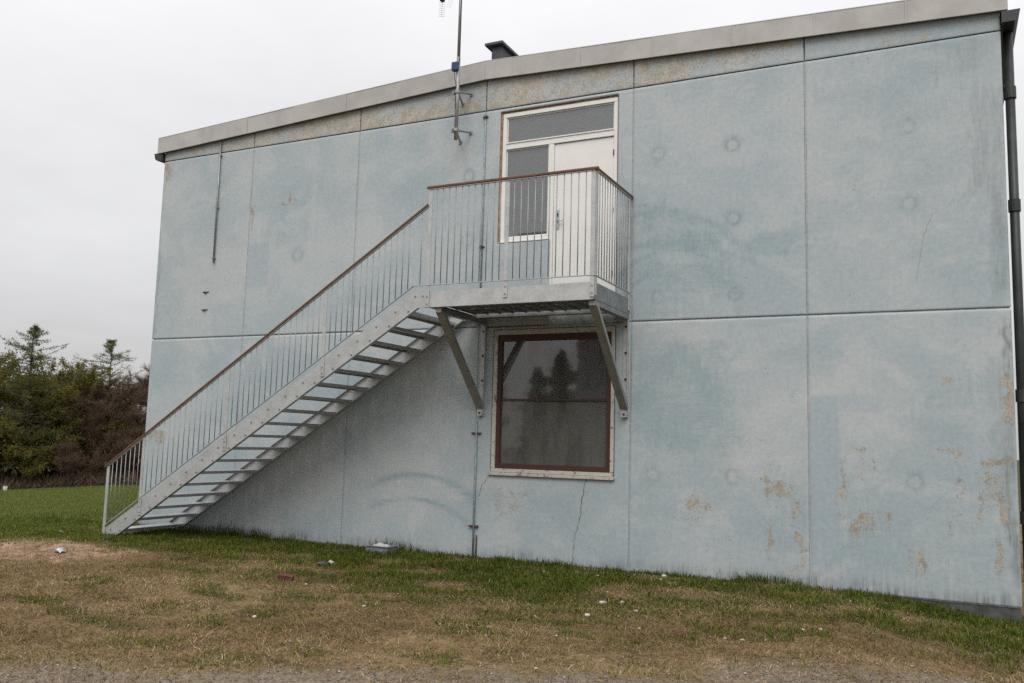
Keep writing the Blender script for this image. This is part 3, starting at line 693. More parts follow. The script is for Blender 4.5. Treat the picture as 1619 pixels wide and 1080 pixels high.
def handrail(p, q):
    p = Vector(p); q = Vector(q); d = (q-p).normalized()
    e1 = Vector((0, 0, 1)).cross(d).normalized(); e2 = d.cross(e1)
    pr2 = [(.030, -.010), (.030, .012), (.018, .024), (-.018, .024), (-.030, .012), (-.030, -.010), (-.022, -.018), (.022, -.018)]
    n = len(pr2); vs_ = [p+a*e1+b*e2 for a, b in pr2]+[q+a*e1+b*e2 for a, b in pr2]
    MB().add(vs_, [tuple(range(n)), tuple(range(2*n-1, n-1, -1))]+[(i, i+n, (i+1) % n+n, (i+1) % n) for i in range(n)]).build('handrail', M['wood'], S)
handrail((.88, YR, HR(.88)-.028), (7.06, YR, HR(7.06)-.028))
handrail((7.04, YR, ZP-.022), (9.64, YR, ZP-.022))
handrail((PX1+.008, YR+.03, ZP-.023), (PX1+.008, .0, ZP-.023))
rail((.945, YR, HR(.945)-.052), (7.06, YR, HR(7.06)-.052), 'top_bar', M['galv'], .04, .008)
rail((7.06, YR, ZP-.045), (9.6, YR, ZP-.045), 'top_bar', M['galv'], .04, .008)
rail((PX1+.008, YR, ZP-.0455), (PX1+.008, -.03, ZP-.0455), 'top_bar', M['galv'], .04, .008)
rail((.945, YR, LR(.945)), (6.851, YR, LR(6.851)+.01), 'lower_rail', M['galv'], .03, .010)
rail((6.845, YR, ZL), (PX1+.01, YR, ZL), 'lower_rail', M['galv'], .03, .010)
rail((PX1+.008, YR, ZL-.001), (PX1+.008, -.03, ZL-.001), 'lower_rail', M['galv'], .03, .010)
def bal_mesh(h): return MB().tube([(0, 0, 0), (0, 0, h)], .0068, 6).mesh('baluster', True)
bs, bp_ = bal_mesh(HR(3)-LR(3)-.055), bal_mesh(ZP-.048-ZL)
def fill(x0, x1, n): return [x0+(x1-x0)*(i+1)/(n+1) for i in range(n)]
for x in fill(.945, 1.735, 7)+fill(1.735, 3.485, 15)+fill(3.485, 5.312, 16)+fill(5.312, 6.86, 14): link('baluster', bs, M['rod'], S, (x, YR, LR(x)))
for x in (6.96,):
    link('baluster', bal_mesh(HR(x)-.055-ZL), M['rod'], S, (x, YR, ZL))
for x in fill(7.092, 8.32, 11)+fill(8.32, 9.575, 11): link('baluster', bp_, M['rod'], S, (x, YR, ZL))
for i in range(12): link('baluster', bp_, M['rod'], S, (PX1+.008, YF+.03+(1.33)*(i+1)/13, ZL))

# ================================================================== ANTENNA MAST
A = empty('antenna_mast', (6.85, -.4, 6.45), 'grey tubular antenna mast with blue junction box bracketed to the wall', 'antenna mast')
MB().tube([(6.848, -.4, 6.40), (6.85, -.4, 7.75)], .030, 12).tube([(6.85, -.4, 7.7), (6.85, -.4, 9.6)], .025, 12).build('pole', M['mast'], A, True)
MB().box(6.76, -.47, 7.52, 6.875, -.385, 7.66, .008).build('junction_box', M['blue'], A)
for zc, an in ((7.18, ((6.885, 7.284), (6.728, 7.14))), (6.557, ((6.893, 6.638), (6.708, 6.505)))):
    cp = MB().tube([(6.849, -.4, zc-.025), (6.849, -.4, zc+.025)], .046, 12).box(6.77, -.43, zc-.03, 6.80, -.37, zc+.02).build('clamp', M['mast'], A)
    for ax, az in an:
        MB().tube([(6.849, -.4, zc), (ax, -.01, az)], .017, 8).box(ax-.03, -.012, az-.03, ax+.03, -.003, az+.03).build('bracket_arm', M['mast'], A)
MB().tube([(6.87, -.43, 7.60), (6.885, -.42, 7.75), (6.878, -.42, 8.3), (6.878, -.42, 9.2)], .006, 5).tube([(6.80, -.43, 7.52), (6.815, -.44, 7.40), (6.84, -.436, 7.28), (6.838, -.436, 6.9)], .006, 5).build('cable', M['black'], A)
an = MB().tube([(6.85, -.4, 9.02), (6.60, -.55, 9.0)], .012, 6)
an.build('antenna_boom', M['mast'], A)
MB().box(6.575, -.60, 8.655, 6.645, -.53, 8.715, .01).tube([(6.61, -.56, 8.71), (6.60, -.55, 9.0)], .008, 6).build('dipole_box', M['black'], A)
rd = MB().tube([(6.61, -.56, 8.66), (6.60, -.56, 8.40)], .004, 5)
for i in range(8): rd.tube([(6.565, -.59, 8.64-.033*i), (6.645, -.53, 8.64-.033*i)], .0025, 4)
for i in range(4): rd.tube([(6.69+.03*i, -.50, 8.74), (6.68+.025*i, -.52, 8.55)], .0025, 4)
rd.build('antenna_elements', M['steel'], A)

# ================================================================== TREES
leafm = {}
def leaf_mat(name, c1, c2, trans=0.3):
    k = NT(name)
    a = k.attr('tone')
    c = k.mix(a, c1, c2)
    d = k.n('ShaderNodeBsdfDiffuse'); k.l(c, d.inputs[0])
    tr = k.n('ShaderNodeBsdfTranslucent'); k.l(c, tr.inputs[0])
    mx = k.n('ShaderNodeMixShader'); mx.inputs[0].default_value = trans
    k.l(d.outputs[0], mx.inputs[1]); k.l(tr.outputs[0], mx.inputs[2]); k.l(mx.outputs[0], k.out.inputs[0])
    return k.mat
M['leaf_y'] = leaf_mat('spring_leaves', (0.105, 0.100, 0.024), (0.27, 0.245, 0.065), .45)
M['leaf_d'] = leaf_mat('dark_needles', (0.036, 0.048, 0.016), (0.105, 0.120, 0.040), .25)
M['larch'] = leaf_mat('larch_needles', (0.085, 0.092, 0.036), (0.20, 0.205, 0.080), .45)
M['twig'] = leaf_mat('brown_twigs', (0.070, 0.048, 0.034), (0.20, 0.142, 0.098), .2)
M['bark'] = simple('bark', (0.045, 0.034, 0.026), 0.95, 0, 0.4, 5)
M['palebark'] = simple('pale_bark', (0.13, 0.11, 0.09), 0.95, 0, 0.3, 5)

def tri_cloud(pts, size, tone, R, up_bias=0.0, long=1.0):
    """one small leaf-shaped triangle pair (quad) at each point"""
    n = len(pts)
    a = R.normal(size=(n, 3)); a /= np.linalg.norm(a, axis=1)[:, None]
    b = R.normal(size=(n, 3)); b -= a*(a*b).sum(1)[:, None]; b /= np.linalg.norm(b, axis=1)[:, None]
    s = (size*R.uniform(.6, 1.4, n))[:, None]
    V = np.stack([pts-a*s*long, pts+b*s*.5, pts+a*s*long, pts-b*s*.5], 1).reshape(-1, 3)
    F = np.arange(4*n); return V, F, np.repeat(tone, 4)
def ribbons(p, q, w0, R):
    n = len(p); d = q-p; d /= np.linalg.norm(d, axis=1)[:, None]+1e-9
    s = np.cross(d, R.normal(size=(n, 3))); s /= np.linalg.norm(s, axis=1)[:, None]+1e-9
    V = np.stack([p-s*w0[:, None], p+s*w0[:, None], q+s*w0[:, None]*.3, q-s*w0[:, None]*.3], 1).reshape(-1, 3)
    return V, np.arange(4*n)
def grow(R, H, spread, levels, base_frac, upw, gnarl=.25):
    """recursive limbs: returns limb paths (points, radii) and the tip segments for twigs"""
    limbs = []; tips = []
    def rec(p, d, L, r, lev):
        n = 4; path = [p]; rad = [r]; c = p.copy(); dd = d.copy()
        for i in range(n):
            dd = dd+R.normal(size=3)*gnarl*.5; dd[2] += upw*.12; dd /= np.linalg.norm(dd)
            c = c+dd*L/n; path.append(c.copy()); rad.append(r*(1-(i+1)/n*.65))
        limbs.append((path, rad, lev))
        if lev >= levels: tips.append((path[1], path[-1])); return
        nb = 5 if lev == 0 else 4
        for j in range(nb):
            t = (.35 if lev else base_frac)+(1-(.35 if lev else base_frac))*(j+.6)/nb
            k_ = min(int(t*n), n-1); fpt = path[k_]+(path[k_+1]-path[k_])*(t*n-k_)
            a = R.uniform(0, 2*math.pi); side = np.array([math.cos(a), math.sin(a), 0.25*upw])
            nd = dd*.45+side*spread; nd /= np.linalg.norm(nd)
            rec(fpt, nd, L*R.uniform(.5, .72)*(1-.25*t if lev == 0 else 1), r*.5*(1-.35*t), lev+1)
        tips.append((path[2], path[-1]))
    rec(np.zeros(3), np.array([0, 0, 1.0]), H*.72, H*.018, 0)
    return limbs, tips
def limb_mesh(name, limbs, minr=.0):
    mb = MB()
    for path, rad, lev in limbs:
        mb.tube([tuple(p) for p in path], [max(x, .008) for x in rad], 6 if lev == 0 else (4 if lev == 1 else 3), False)
    me = bpy.data.meshes.new(name); me.from_pydata(mb.v, [], mb.f); me.update()
    for p in me.polygons: p.use_smooth = True
    return me
def broad_tree(seed, H, leafy, nleaf, ntwig, spread=.9, base=.25, lsize=.085):
    R = np.random.default_rng(seed)
    limbs, tips = grow(R, H, spread, 3, base, 1.0)
    tr_ = limb_mesh('trunk', limbs)
    P = np.array([t[0] for t in tips]); Q = np.array([t[1] for t in tips])
    i = R.integers(0, len(P), ntwig); u = R.uniform(0, 1.1, ntwig)[:, None]
    p = P[i]+(Q[i]-P[i])*u; L = R.uniform(.25, .85, ntwig)[:, None]
    dr = (Q[i]-P[i]); dr /= np.linalg.norm(dr, axis=1)[:, None]+1e-9
    dr = dr+R.normal(size=(ntwig, 3))*.7; dr[:, 2] += .25; dr /= np.linalg.norm(dr, axis=1)[:, None]
    q = p+dr*L
    V1, F1 = ribbons(p, q, R.uniform(.006, .014, ntwig), R); t1 = np.repeat(R.uniform(0, .8, ntwig), 4)
    j = R.integers(0, ntwig, nleaf); lp = p[j]+(q[j]-p[j])*R.uniform(.2, 1.15, nleaf)[:, None]+R.normal(size=(nleaf, 3))*.07
    tone = np.clip(R.normal(.45, .25, nleaf), 0, 1)
    V2, F2, t2 = tri_cloud(lp, lsize, tone, R)
    if leafy:
        cr = bulk_mesh('crown', V2, F2, np.full(len(F2)//4, 4), {'tone': t2})
        tw = bulk_mesh('twigs', V1, F1, np.full(len(F1)//4, 4), {'tone': t1})
        return tr_, cr, tw
    V = np.concatenate([V1, V2]); F = np.concatenate([F1, F2+len(V1)]); T = np.concatenate([t1, t2])
    return tr_, bulk_mesh('crown', V, F, np.full(len(F)//4, 4), {'tone': T}), None
def conifer(seed, H, nwh, reach, start, droop, nleaf, lsize=.07, dense=1.0, prof_=.75):
    R = np.random.default_rng(seed)
    limbs = [([np.array([0, 0, H*t])+np.array([.05*math.sin(5*t), .04*math.cos(4*t), 0]) for t in np.linspace(0, 1, 9)], list(np.linspace(H*.014, .02, 9)), 0)]
    P = []; Q = []
    for i in range(nwh):
        t = start+(1-start)*(i+R.uniform(-.6, .6))/nwh; t = min(max(t, start), .985)
        for b in range(R.integers(1, 3)):
            a = R.uniform(0, 2*math.pi); L = reach*(min(1, 5*(1-t)+.12))*((1-t)/(1-start))**prof_*R.uniform(.45, 1.2)+.25
            d0 = np.array([math.cos(a), math.sin(a), R.uniform(-.1, .5)+.75*max(0, t-.6)]); p = np.array([0, 0, H*t+R.uniform(-.1, .1)]); path = [p]
            for s_ in range(4):
                d0[2] -= droop*(.5-s_*.28); dn = d0/np.linalg.norm(d0); p = p+dn*L/4; path.append(p)
            limbs.append((path, [max(.012, L*.011*(1-.2*s_)) for s_ in range(5)], 2))
            for s_ in range(1, 5):
                for e in range(int(3*dense)+1):
                    c = path[s_-1]+(path[s_]-path[s_-1])*R.uniform(0, 1)
                    ax = (path[s_]-path[s_-1]); ax /= np.linalg.norm(ax)
                    sd_ = np.cross(ax, [0, 0, 1.0])*R.choice([-1, 1])+ax*.7+np.array([0, 0, R.uniform(-.55, .45)])
                    P.append(c); Q.append(c+sd_/np.linalg.norm(sd_)*R.uniform(.2, .55)*(.4+.6*L/reach))
    P = np.array(P); Q = np.array(Q)
    tr_ = limb_mesh('trunk', limbs)
    j = R.integers(0, len(P), nleaf)
    lp = P[j]+(Q[j]-P[j])*R.uniform(0, 1.05, nleaf)[:, None]+R.normal(size=(nleaf, 3))*np.array([.07, .07, .09])
    V2, F2, t2 = tri_cloud(lp, lsize, np.clip(R.normal(.45, .25, nleaf), 0, 1), R, 0, 1.3)
    V1, F1 = ribbons(P, Q, np.full(len(P), .010), R)
    V = np.concatenate([V2, V1]); F = np.concatenate([F2, F1+len(V2)]); T = np.concatenate([t2, np.zeros(len(V1))])
    return tr_, bulk_mesh('crown', V, F, np.full(len(F)//4, 4), {'tone': T}), None
def plant(name, kit, x, y, s, rz, leafmat, bark, label, cat='tree', group='trees at the wood edge', sz=1.0, twm=None):
    o = empty(name, (x, y, float(height(np.array(x, float), np.array(y, float)))-.05), label, cat, group)
    o.rotation_euler = (0, 0, rz); s *= .80; o.scale = (s, s, s*sz)
    for nm, me_, mt in (('trunk', kit[0], bark), ('crown', kit[1], leafmat), ('twigs', kit[2], M['twig'])):
        if me_ is None: continue
        if not me_.materials: me_.materials.append(mt)
        c = bpy.data.objects.new(nm, me_); col.objects.link(c); c.parent = o
    return o
larchA = conifer(3, 13.9, 84, 6.2, .20, .24, 21000, .046, 2.2, .52)
larchB = conifer(5, 13.6, 72, 5.8, .25, .22, 13000, .044, 2.0, .52)
spruce = conifer(8, 10.5, 120, 2.6, .04, .20, 22000, .10, 2.4)
brown = [broad_tree(20+i, 10.5, False, 6500, 10500, 1.0, .06, .045) for i in range(3)]
green = [broad_tree(40+i, 10.0, True, 20000, 4500, 1.0, .06, .085) for i in range(2)]
shrub = broad_tree(60, 4.6, False, 3500, 5500, 1.2, .02, .05)
leafy_shrub = broad_tree(61, 4.8, True, 7000, 2500, 1.2, .02, .09)
pale = broad_tree(71, 9.0, False, 300, 2600, .95, .18, .05)
def az(bearing, r):      # point on the ground r metres from the yard along a compass bearing
    a = math.radians(bearing); return 13.6+r*math.sin(a), -12.04+r*math.cos(a)
x, y = az(-54.55, 69); plant('larch_tree', larchA, x, y, 1.0, .4, M['larch'], M['bark'], 'tall sparse larch standing above yellow-green trees')
x, y = az(-50.45, 76); plant('larch_tree', larchB, x, y, 1.04, 2.0, M['larch'], M['bark'], 'tall larch with open crown standing above bare brown trees')
x, y = az(-51.35, 72); plant('pale_branched_tree', pale, x, y, .95, .7, M['twig'], M['palebark'], 'leafless tree with pale grey branches before brown thicket')
x, y = az(-52.55, 78); plant('spruce_tree', spruce, x, y, 1.0, 1.0, M['leaf_d'], M['bark'], 'dark green spruce between yellow-green trees and brown thicket', sz=1.0)
x, y = az(-51.5, 84); plant('spruce_tree', spruce, x, y, 1.05, 2.6, M['leaf_d'], M['bark'], 'dark green spruce behind the pale branched tree', sz=1.03)
gl = 'yellow-green tree in young leaf at the wood edge'
for i, (b, r, s_) in enumerate([(-57.6, 73, 1.08), (-56.3, 73, 1.05), (-55.3, 72, .98), (-54.0, 71.5, .98), (-53.3, 74, 1.0), (-58.9, 75, 1.0), (-60.4, 76, 1.02), (-54.7, 76, 1.08), (-52.9, 71, .80)]):
    x, y = az(b, r); plant('young_leaf_tree', green[i % 2], x, y, s_, i*1.3, M['leaf_y'], M['bark'], gl)
bl = 'bare brown tree in the leafless thicket beside the house'
for i, (b, r, s_) in enumerate([(-52.6, 72, .86), (-51.9, 75, .95), (-51.0, 74, .92), (-50.2, 71, .80), (-49.6, 75, .93), (-49.0, 72, .84), (-48.4, 76, .98), (-47.8, 73, .92), (-46.9, 76, 1.0), (-45.8, 74, .95), (-53.0, 82, .95), (-50.6, 83, .98), (-49.0, 84, 1.02), (-44.5, 77, 1.0), (-54.6, 82, .9), (-56.2, 84, .9)]):
    x, y = az(b, r); plant('bare_tree', brown[i % 3], x, y, s_, i*1.9, M['twig'], M['bark'], bl)
for i in range(22):
    b = -61.5+i*.74; x, y = az(b, 69.5+2.5*math.sin(i*2.3)); sc = .70+.5*((i*37) % 10)/10
    if b < -52.6 or i % 5 == 2: plant('leafy_shrub', leafy_shrub, x, y, sc, i*1.1, M['leaf_y'], M['bark'], 'yellow-green shrub in young leaf at the foot of the wood', 'shrub', 'leafy shrubs at the wood edge')
    else: plant('shrub', shrub, x, y, sc, i*1.1, M['twig'], M['bark'], 'low leafless brown shrub at the foot of the wood', 'shrub', 'bare shrubs at the wood edge')
# brambles and dead grass filling the foot of the wood
def undergrowth():
    R = np.random.default_rng(77); n = 46000
    aa = np.radians(R.uniform(-63, -43, n)); rr = R.uniform(66.5, 92, n)
    x = 13.6+rr*np.sin(aa); y = -12.04+rr*np.cos(aa); z = height(x, y)
    top_ = (.35+1.8*fbm(x*.35, y*.35, 55)*sstep(66, 70, rr))*(.55+.45*sstep(-53.5, -51.5, np.degrees(aa)))
    p = np.stack([x, y, z+R.uniform(-.1, .75, n)*top_], -1)
    d = R.normal(size=(n, 3))*.6; d[:, 2] = np.abs(d[:, 2])+.35; d /= np.linalg.norm(d, axis=1)[:, None]
    q = p+d*R.uniform(.3, .95, n)[:, None]
    V, F = ribbons(p, q, R.uniform(.008, .024, n), R)
    tag(link('undergrowth', bulk_mesh('undergrowth', V, F, np.full(n, 4), {'tone': np.repeat(np.clip(R.normal(.4, .25, n)+.35*(rr < 67.4), 0, 1), 4)}), M['twig']), 'brown tangle of brambles and dead grass along the wood foot', 'undergrowth', None, 'stuff')
undergrowth()
# trees and a house across the yard, which the window mirrors
fir = conifer(9, 10.5, 140, 2.9, .03, .20, 26000, .15, 2.6)
for i, (x, y, s_, lab) in enumerate([(-12.0, -49, 1.08, 'tall pointed fir across the yard mirrored in the window'), (-14.8, -51, .95, 'shorter fir across the yard beside the tall one'), (-10.2, -54, .98, 'fir across the yard half behind the opposite house')]):
    plant('fir_tree', fir, x, y, s_, i*2.1, M['leaf_d'], M['bark'], lab, 'tree', 'firs across the yard')
for i, (x, y, s_, lab) in enumerate([(-18.5, -47, .95, 'leafy tree across the yard next to the firs'), (-23.0, -49, 1.0, 'leafy tree across the yard at the open side')]):
    plant('young_leaf_tree', green[i], x, y, s_, i*2.1, M['leaf_d'], M['bark'], lab, 'tree', 'leafy trees across the yard')
H = empty('opposite_house', (2, -40, 0), 'pale grey rendered house across the yard with a dark upper window', 'building')
M['render'] = simple('grey_render', (0.20, 0.205, 0.21), .9, 0, .1, 2)
MB().box(-6.4, -48, -.4, 9, -38, 9.4).build('wall', M['render'], H)
MB().box(-6.7, -48.3, 9.4, 9.3, -37.7, 9.75).build('roof', M['roof'], H)
for (a, b, c_, d) in ((-4.9, 5.4, -.6, 7.9), (2.2, 5.4, 5.0, 7.9), (-2.6, 1.0, -.6, 2.9), (2.2, 1.0, 5.0, 2.9)):
    wn_ = MB().box(a, -38.0, b, c_, -37.94, d).build('window', M['chim'], H)
    MB().box(a-.05, -37.99, b-.08, c_+.05, -37.86, b-.002).build('sill', M['render'], wn_)

# ================================================================== GRASS, STRAW, GRAVEL
def blade_mat(name, c1, c2, c3, trans=.25):
    k = NT(name); a = k.attr('tone')
    c = k.mix(k.ramp(a, 0.0, .6), c1, c2); c = k.mix(k.ramp(a, .72, 1.0), c, c3)
    d = k.n('ShaderNodeBsdfDiffuse'); k.l(c, d.inputs[0]); tr = k.n('ShaderNodeBsdfTranslucent'); k.l(c, tr.inputs[0])
    mx = k.n('ShaderNodeMixShader'); mx.inputs[0].default_value = trans
    k.l(d.outputs[0], mx.inputs[1]); k.l(tr.outputs[0], mx.inputs[2]); k.l(mx.outputs[0], k.out.inputs[0])
    return k.mat
M['grass'] = blade_mat('grass_blades', (0.044, 0.062, 0.010), (0.112, 0.142, 0.024), (0.25, 0.205, 0.08))
M['field'] = blade_mat('field_blades', (0.074, 0.096, 0.022), (0.160, 0.185, 0.050), (0.25, 0.24, 0.11))
M['straw'] = blade_mat('dry_straw', (0.085, 0.054, 0.026), (0.265, 0.185, 0.095), (0.50, 0.39, 0.235), .1)
def blades(x, y, L, w, lean, R, tone, z0=None):
    n = len(x); z = height(x, y) if z0 is None else z0
    a = R.uniform(0, 2*math.pi, n); dx, dy = np.cos(a), np.sin(a)
    b = a+math.pi/2+R.normal(0, .5, n); sx, sy = np.cos(b)*w, np.sin(b)*w
    c, s_ = np.cos(lean), np.sin(lean)
    p0 = np.stack([x, y, z-.01], -1)
    mid = p0+np.stack([dx*s_*.45*L, dy*s_*.45*L, c*.6*L+.01], -1)
    tip = p0+np.stack([dx*s_*1.05*L, dy*s_*1.05*L, (c*.85-.12*s_)*L+.01], -1)
    sv = np.stack([sx, sy, np.zeros(n)], -1)
    V = np.stack([p0-sv, p0+sv, mid+sv*.75, mid-sv*.75, tip], 1).reshape(-1, 3)
    base = np.arange(n)*5
    F = np.stack([base, base+1, base+2, base+3, base+3, base+2, base+4], -1).ravel()
    return V, F, np.tile([4, 3], n), np.repeat(tone, 5)
R = np.random.default_rng(5)
N = 420000
x = R.uniform(-3, 15.6, N); y = R.uniform(-8, -.02, N)
g_, s_, v_, b_ = cover(x, y)
tuft = fbm(x*3.2, y*3.2, 91)
prob = np.maximum(np.clip(g_*1.1-.05, 0, 1)*sstep(.28, .72, tuft+.22*g_), (.03+.22*sstep(.48, .66, fbm(x*.8, y*1.2, 99)))*(1-v_)*sstep(.42, .62, tuft))
keep = R.uniform(0, 1, N) < prob*.80
x, y, g_, tuft = x[keep], y[keep], g_[keep], tuft[keep]
wallside = np.exp(-((-y)/.35)**2)
L = R.uniform(.03, .09, len(x))*(.6+.9*tuft)*(.55+.6*g_)+wallside*R.uniform(0, .07, len(x))*sstep(.4, .6, fbm(x*1.1, y*0, 93))
V, F, LT, T = blades(x, y, L, R.uniform(.0028, .0060, len(x)), R.uniform(.25, 1.15, len(x)), R, np.clip(R.normal(.42, .22, len(x))+.30*(1-g_)+.5*(fbm(x*.9, y*.9, 94)-.5), 0, 1))
tag(link('grass', bulk_mesh('grass', V, F, LT, {'tone': T}), M['grass']), 'patchy short green grass between the wall and the track', 'grass', None, 'stuff')
print('blades', len(x))
# tall weeds against the facade
Vs = []; Fs = []; Ls = []; Ts = []; off = 0
for cx, cy, n, hh_ in [(2.6, -.22, 160, .34), (3.15, -.18, 130, .30), (2.1, -.3, 200, .28), (3.7, -.15, 70, .2), (5.62, -.12, 60, .33), (5.95, -.12, 90, .26), (6.3, -.1, 40, .18), (8.0, -.2, 120, .10), (10.6, -.15, 120, .12), (11.55, -.12, 260, .20), (9.95, -.1, 120, .12), (10.35, -.12, 140, .13), (7.75, -.1, 150, .13), (12.2, -.1, 60, .10), (9.2, -.08, 50, .09), (4.6, -.08, 60, .10), (12.9, -.35, 200, .15), (1.6, -1.0, 220, .17), (1.9, -.5, 240, .22), (13.4, -.5, 160, .12), (5.3, -.35, 90, .12), (1.35, -1.45, 60, .12)]:
    xx = R.normal(cx, .14+.1*(n > 150), n); yy = np.minimum(R.normal(cy, .07, n), -.02)
    V, F, LT, T = blades(xx, yy, R.uniform(.35, 1, n)*hh_, R.uniform(.003, .006, n), R.uniform(.1, .75, n), R, np.clip(R.normal(.3, .2, n), 0, 1))
    Vs.append(V); Fs.append(F+off); Ls.append(LT); Ts.append(T); off += len(V)
tag(link('weeds', bulk_mesh('weeds', np.concatenate(Vs), np.concatenate(Fs), np.concatenate(Ls), {'tone': np.concatenate(Ts)}), M['grass']), 'taller weeds and grass tufts growing along the foot of the wall', 'weeds', None, 'stuff')
# the field
N = 300000
rr = 14+58*R.uniform(0, 1, N)**1.35; aa = np.radians(R.uniform(-68, -40, N))
x = 13.6+rr*np.sin(aa); y = -12.04+rr*np.cos(aa)
keep = (x < .3) & ~((x > -.6) & (y > -.1) & (y < 9.5))
x, y, rr = x[keep], y[keep], rr[keep]
g_ = cover(x, y)[0]; kk = R.uniform(0, 1, len(x)) < g_; x, y, rr = x[kk], y[kk], rr[kk]
V, F, LT, T = blades(x, y, R.uniform(.05, .10, len(x))*(.7+.5*fbm(x*.5, y*.5, 97)), .003+.00016*rr, R.uniform(.1, .8, len(x)), R, np.clip(R.normal(.50, .16, len(x))+.25*(fbm(x*.12, y*.12, 98)-.5), 0, 1))
tag(link('field_grass', bulk_mesh('field_grass', V, F, LT, {'tone': T}), M['field']), 'mown green field between the house and the wood', 'grass', None, 'stuff')
# straw
N = 420000
x = R.uniform(-1, 15.6, N); y = R.uniform(-8.2, -.1, N)
g_, s_, v_, b_ = cover(x, y)
keep = R.uniform(0, 1, N) < (1-.75*g_)*(1-.85*v_)*(1-.7*s_)*(.25+.75*sstep(.2, .55, fbm(x*1.7, y*1.7, 95)))
x, y = x[keep], y[keep]; n = len(x)
V, F, LT, T = blades(x, y, (.02+.14*R.uniform(0, 1, n)**2.5), R.uniform(.0014, .0036, n), R.uniform(1.2, 1.57, n), R, np.clip(R.normal(.45, .22, n)+.9*(fbm(x*.9, y*1.3, 96)-.5), 0, 1), height(x, y)+.016)
tag(link('straw', bulk_mesh('straw', V, F, LT, {'tone': T}), M['straw']), 'dry straw and dead grass strewn over the yard', 'straw', None, 'stuff')
# gravel chippings
def ico(seed, sub=1, jit=.22):
    rnd = random.Random(seed); bm = bmesh.new(); bmesh.ops.create_icosphere(bm, subdivisions=sub, radius=1)
    for v in bm.verts: v.co *= 1+rnd.uniform(-jit, jit)
    for v in bm.verts: v.co.z *= .62
    me = bpy.data.meshes.new('stone'); bm.to_mesh(me); bm.free(); return me
t0 = ico(1); tv = np.array([v.co[:] for v in t0.vertices]); tf = np.array([list(p.vertices) for p in t0.polygons])
N = 26000
x = R.uniform(4, 15.4, N); y = R.uniform(-9, -.4, N); v_ = cover(x, y)[2]
keep = R.uniform(0, 1, N) < np.maximum(v_*.9, .035); x, y = x[keep], y[keep]; n = len(x)
s_ = R.uniform(.003, .010, n)*(1+.8*(R.uniform(0, 1, n) > .95)); a = R.uniform(0, 6.28, n)
P = tv[None]*s_[:, None, None]; P = np.stack([P[..., 0]*np.cos(a)[:, None]-P[..., 1]*np.sin(a)[:, None], P[..., 0]*np.sin(a)[:, None]+P[..., 1]*np.cos(a)[:, None], P[..., 2]], -1)
P = P+np.stack([x, y, height(x, y)+s_*.35+.004], -1)[:, None]
F = (tf[None]+(np.arange(n)*len(tv))[:, None, None]).ravel()
k = NT('chippings'); k.bsdf(k.mix(k.attr('tone'), (0.10, .085, .07), (0.48, .45, .41)), .9)
tag(link('gravel', bulk_mesh('gravel', P.reshape(-1, 3), F, np.full(n*len(tf), 3), {'tone': np.repeat(R.uniform(0, 1, n)**2, len(tv))}), k.mat), 'loose gravel chippings on the track and trodden into the straw', 'gravel', None, 'stuff')

# ================================================================== STONES AND LITTER
M['stone'] = simple('white_limestone', (0.52, .49, .45), .9, 0, .3, 40, None, .3)
def gz(x, y): return float(height(np.array(float(x)), np.array(float(y))))
def stone(x, y, r, seed, label='small white stone lying loose in the straw', group='small white stones', sc=(1, 1, 1)):
    r *= .68; me = ico(seed, 2, .10)
    for v in me.vertices:
        v.co.x *= r*sc[0]; v.co.y *= r*sc[1]; v.co.z *= r*sc[2]
    for p in me.polygons: p.use_smooth = True
    o = link('stone', me, M['stone'], None, (x, y, gz(x, y)+r*.30*sc[2]+.004)); o.rotation_euler = (0, 0, seed*1.7)
    return tag(o, label, 'stone', group)
stone(10.21, -.27, .062, 1, 'rounded white stone beside the tufts at the wall foot', None, (1.1, .9, 1.1))
stone(10.17, -2.53, .058, 2, 'angular white stone with a pointed end, beside smaller one', None, (1.25, .7, .9))
stone(10.36, -2.42, .044, 3, 'small blocky white stone next to the pointed white stone', None, (1, .9, 1.1))
stone(10.27, -3.27, .046, 4, 'round pale stone lying on bare reddish straw', None)
stone(7.62, -5.25, .036, 5, 'oval white stone alone in the brown straw near the track', None)
for i, (x, y, r) in enumerate([(10.62, -2.75, .034), (8.22, -4.3, .03), (10.0, -1.9, .028), (9.45, -.75, .035), (10.25, -.55, .035), (8.7, -.8, .025), (9.9, -3.7, .03), (9.85, -3.65, .026), (11.9, -3.55, .034), (11.75, -3.6, .028), (12.35, -2.95, .03), (12.5, -2.85, .028), (10.9, -3.5, .024), (11.2, -3.0, .022), (9.3, -4.6, .022), (6.75, -3.4, .028), (7.1, -3.35, .022), (9.0, -1.3, .024), (12.6, -1.0, .028), (6.95, -3.0, .02), (8.05, -3.4, .02), (10.4, -4.4, .024), (13.2, -2.2, .022), (11.6, -2.1, .02)]):
    stone(x, y, r, 10+i)
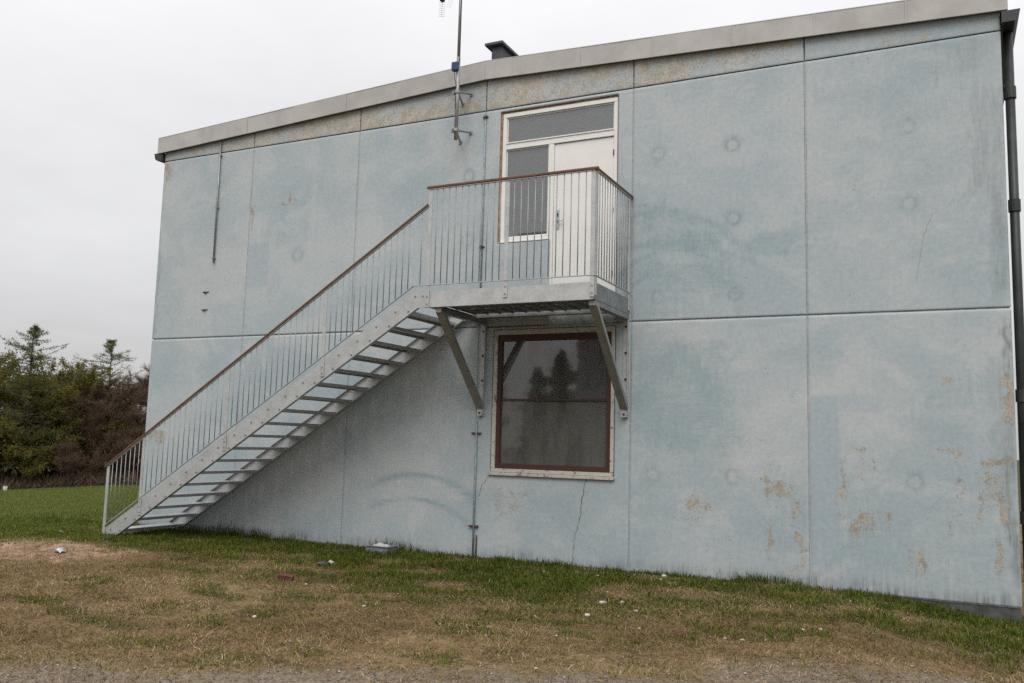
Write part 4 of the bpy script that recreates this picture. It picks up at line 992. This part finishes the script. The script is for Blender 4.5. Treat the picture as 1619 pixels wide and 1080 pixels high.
# tray of rubbish by the wall
tx, ty = 5.78, -.40
T_ = empty('litter_tray', (tx, ty, gz(tx, ty)), 'shallow grey plastic tray of rubbish lying by the wall', 'tray')
T_.scale = (.78, .78, .72)
M['tray'] = simple('grey_plastic', (0.21, .225, .23), .5, 0, .25, 14)
M['paper'] = weathered('wet_paper', (0.46, .43, .40), (0.27, .15, .13), .56, 14)
z = gz(tx, ty)
MB().box(tx-.26, ty-.16, z, tx+.26, ty+.16, z+.015).box(tx-.26, ty-.16, z, tx+.26, ty-.145, z+.15).box(tx-.26, ty+.145, z, tx+.26, ty+.16, z+.15).box(tx-.26, ty-.145, z+.001, tx-.245, ty+.145, z+.15).box(tx+.245, ty-.145, z+.001, tx+.26, ty+.145, z+.15)\
    .box(tx-.29, ty-.19, z+.15, tx+.29, ty-.145, z+.162).box(tx-.29, ty+.145, z+.15, tx+.29, ty+.19, z+.162).box(tx-.29, ty-.145, z+.15, tx-.245, ty+.145, z+.162).box(tx+.245, ty-.145, z+.15, tx+.29, ty+.145, z+.162).build('tray_body', M['tray'], T_)
def crumple(name, x, y, zc, sx, sy, sz, seed, mat, label, cat, parent=None, n=9):
    rnd = random.Random(seed); vs_ = []; fs = []
    for i in range(n):
        for j in range(n):
            u, v = i/(n-1)-.5, j/(n-1)-.5
            vs_.append((x+u*sx+rnd.uniform(-.06, .06)*sx, y+v*sy+rnd.uniform(-.06, .06)*sy, zc+sz*(1-2.6*(u*u+v*v))*rnd.uniform(.4, 1.0)))
    for i in range(n-1):
        for j in range(n-1): fs.append((i*n+j, (i+1)*n+j, (i+1)*n+j+1, i*n+j+1))
    mb = MB().add(vs_, fs); o = mb.build(name, mat, parent)
    sol = o.modifiers.new('thick', 'SOLIDIFY'); sol.thickness = .003
    return tag(o, label, cat) if label else o
crumple('paper_litter', tx-.02, ty, z+.08, .31, .19, .085, 3, M['paper'], 'soggy white and reddish paper heaped in the grey tray', 'litter')
M['foil'] = simple('silver_foil', (0.50, .54, .58), .4, .4, .2, 30)
crumple('foil_litter', 2.72, -3.62, gz(2.72, -3.62)+.01, .13, .11, .07, 5, M['foil'], 'crumpled silver-white wrapper at the edge of the sandy patch', 'litter')
M['blackfoil'] = simple('black_film', (0.03, .03, .035), .4, 0, .3, 20)
crumple('film_litter', 5.95, -2.05, gz(5.95, -2.05)+.01, .20, .14, .05, 6, M['blackfoil'], 'scrap of dark film lying in the grass', 'litter')
crumple('paper_litter', 6.03, -1.98, gz(6.03, -1.98)+.03, .08, .07, .05, 7, M['paper'], 'small white paper scrap on the dark film', 'litter')
crumple('paper_litter', 0.2, -1.7, gz(.2, -1.7)+.02, .09, .07, .03, 9, M['paper'], 'pale paper scrap in the green grass near the stair foot', 'litter')
M['brick'] = simple('dark_red_clay', (0.10, .035, .025), .9, 0, .4, 20, None, .4)
b = MB().box(-.09, -.05, 0, .09, .05, .075, .008).build('brick_fragment', M['brick'], None, False, (6.40, -3.35, gz(6.4, -3.35)-.002)); b.rotation_euler = (.1, .12, .5)
tag(b, 'dark red broken brick half sunk in the straw', 'brick')
x, y = az(-55.3, 62)
bz = gz(x, y)
tag(MB().tube([(x, y, bz), (x, y, bz+.32)], [.10, .13], 14).tube([(x, y, bz+.32), (x, y, bz+.345)], .14, 14).build('bucket', M['stone'], None, True), 'white bucket standing in the field before the wood', 'bucket')
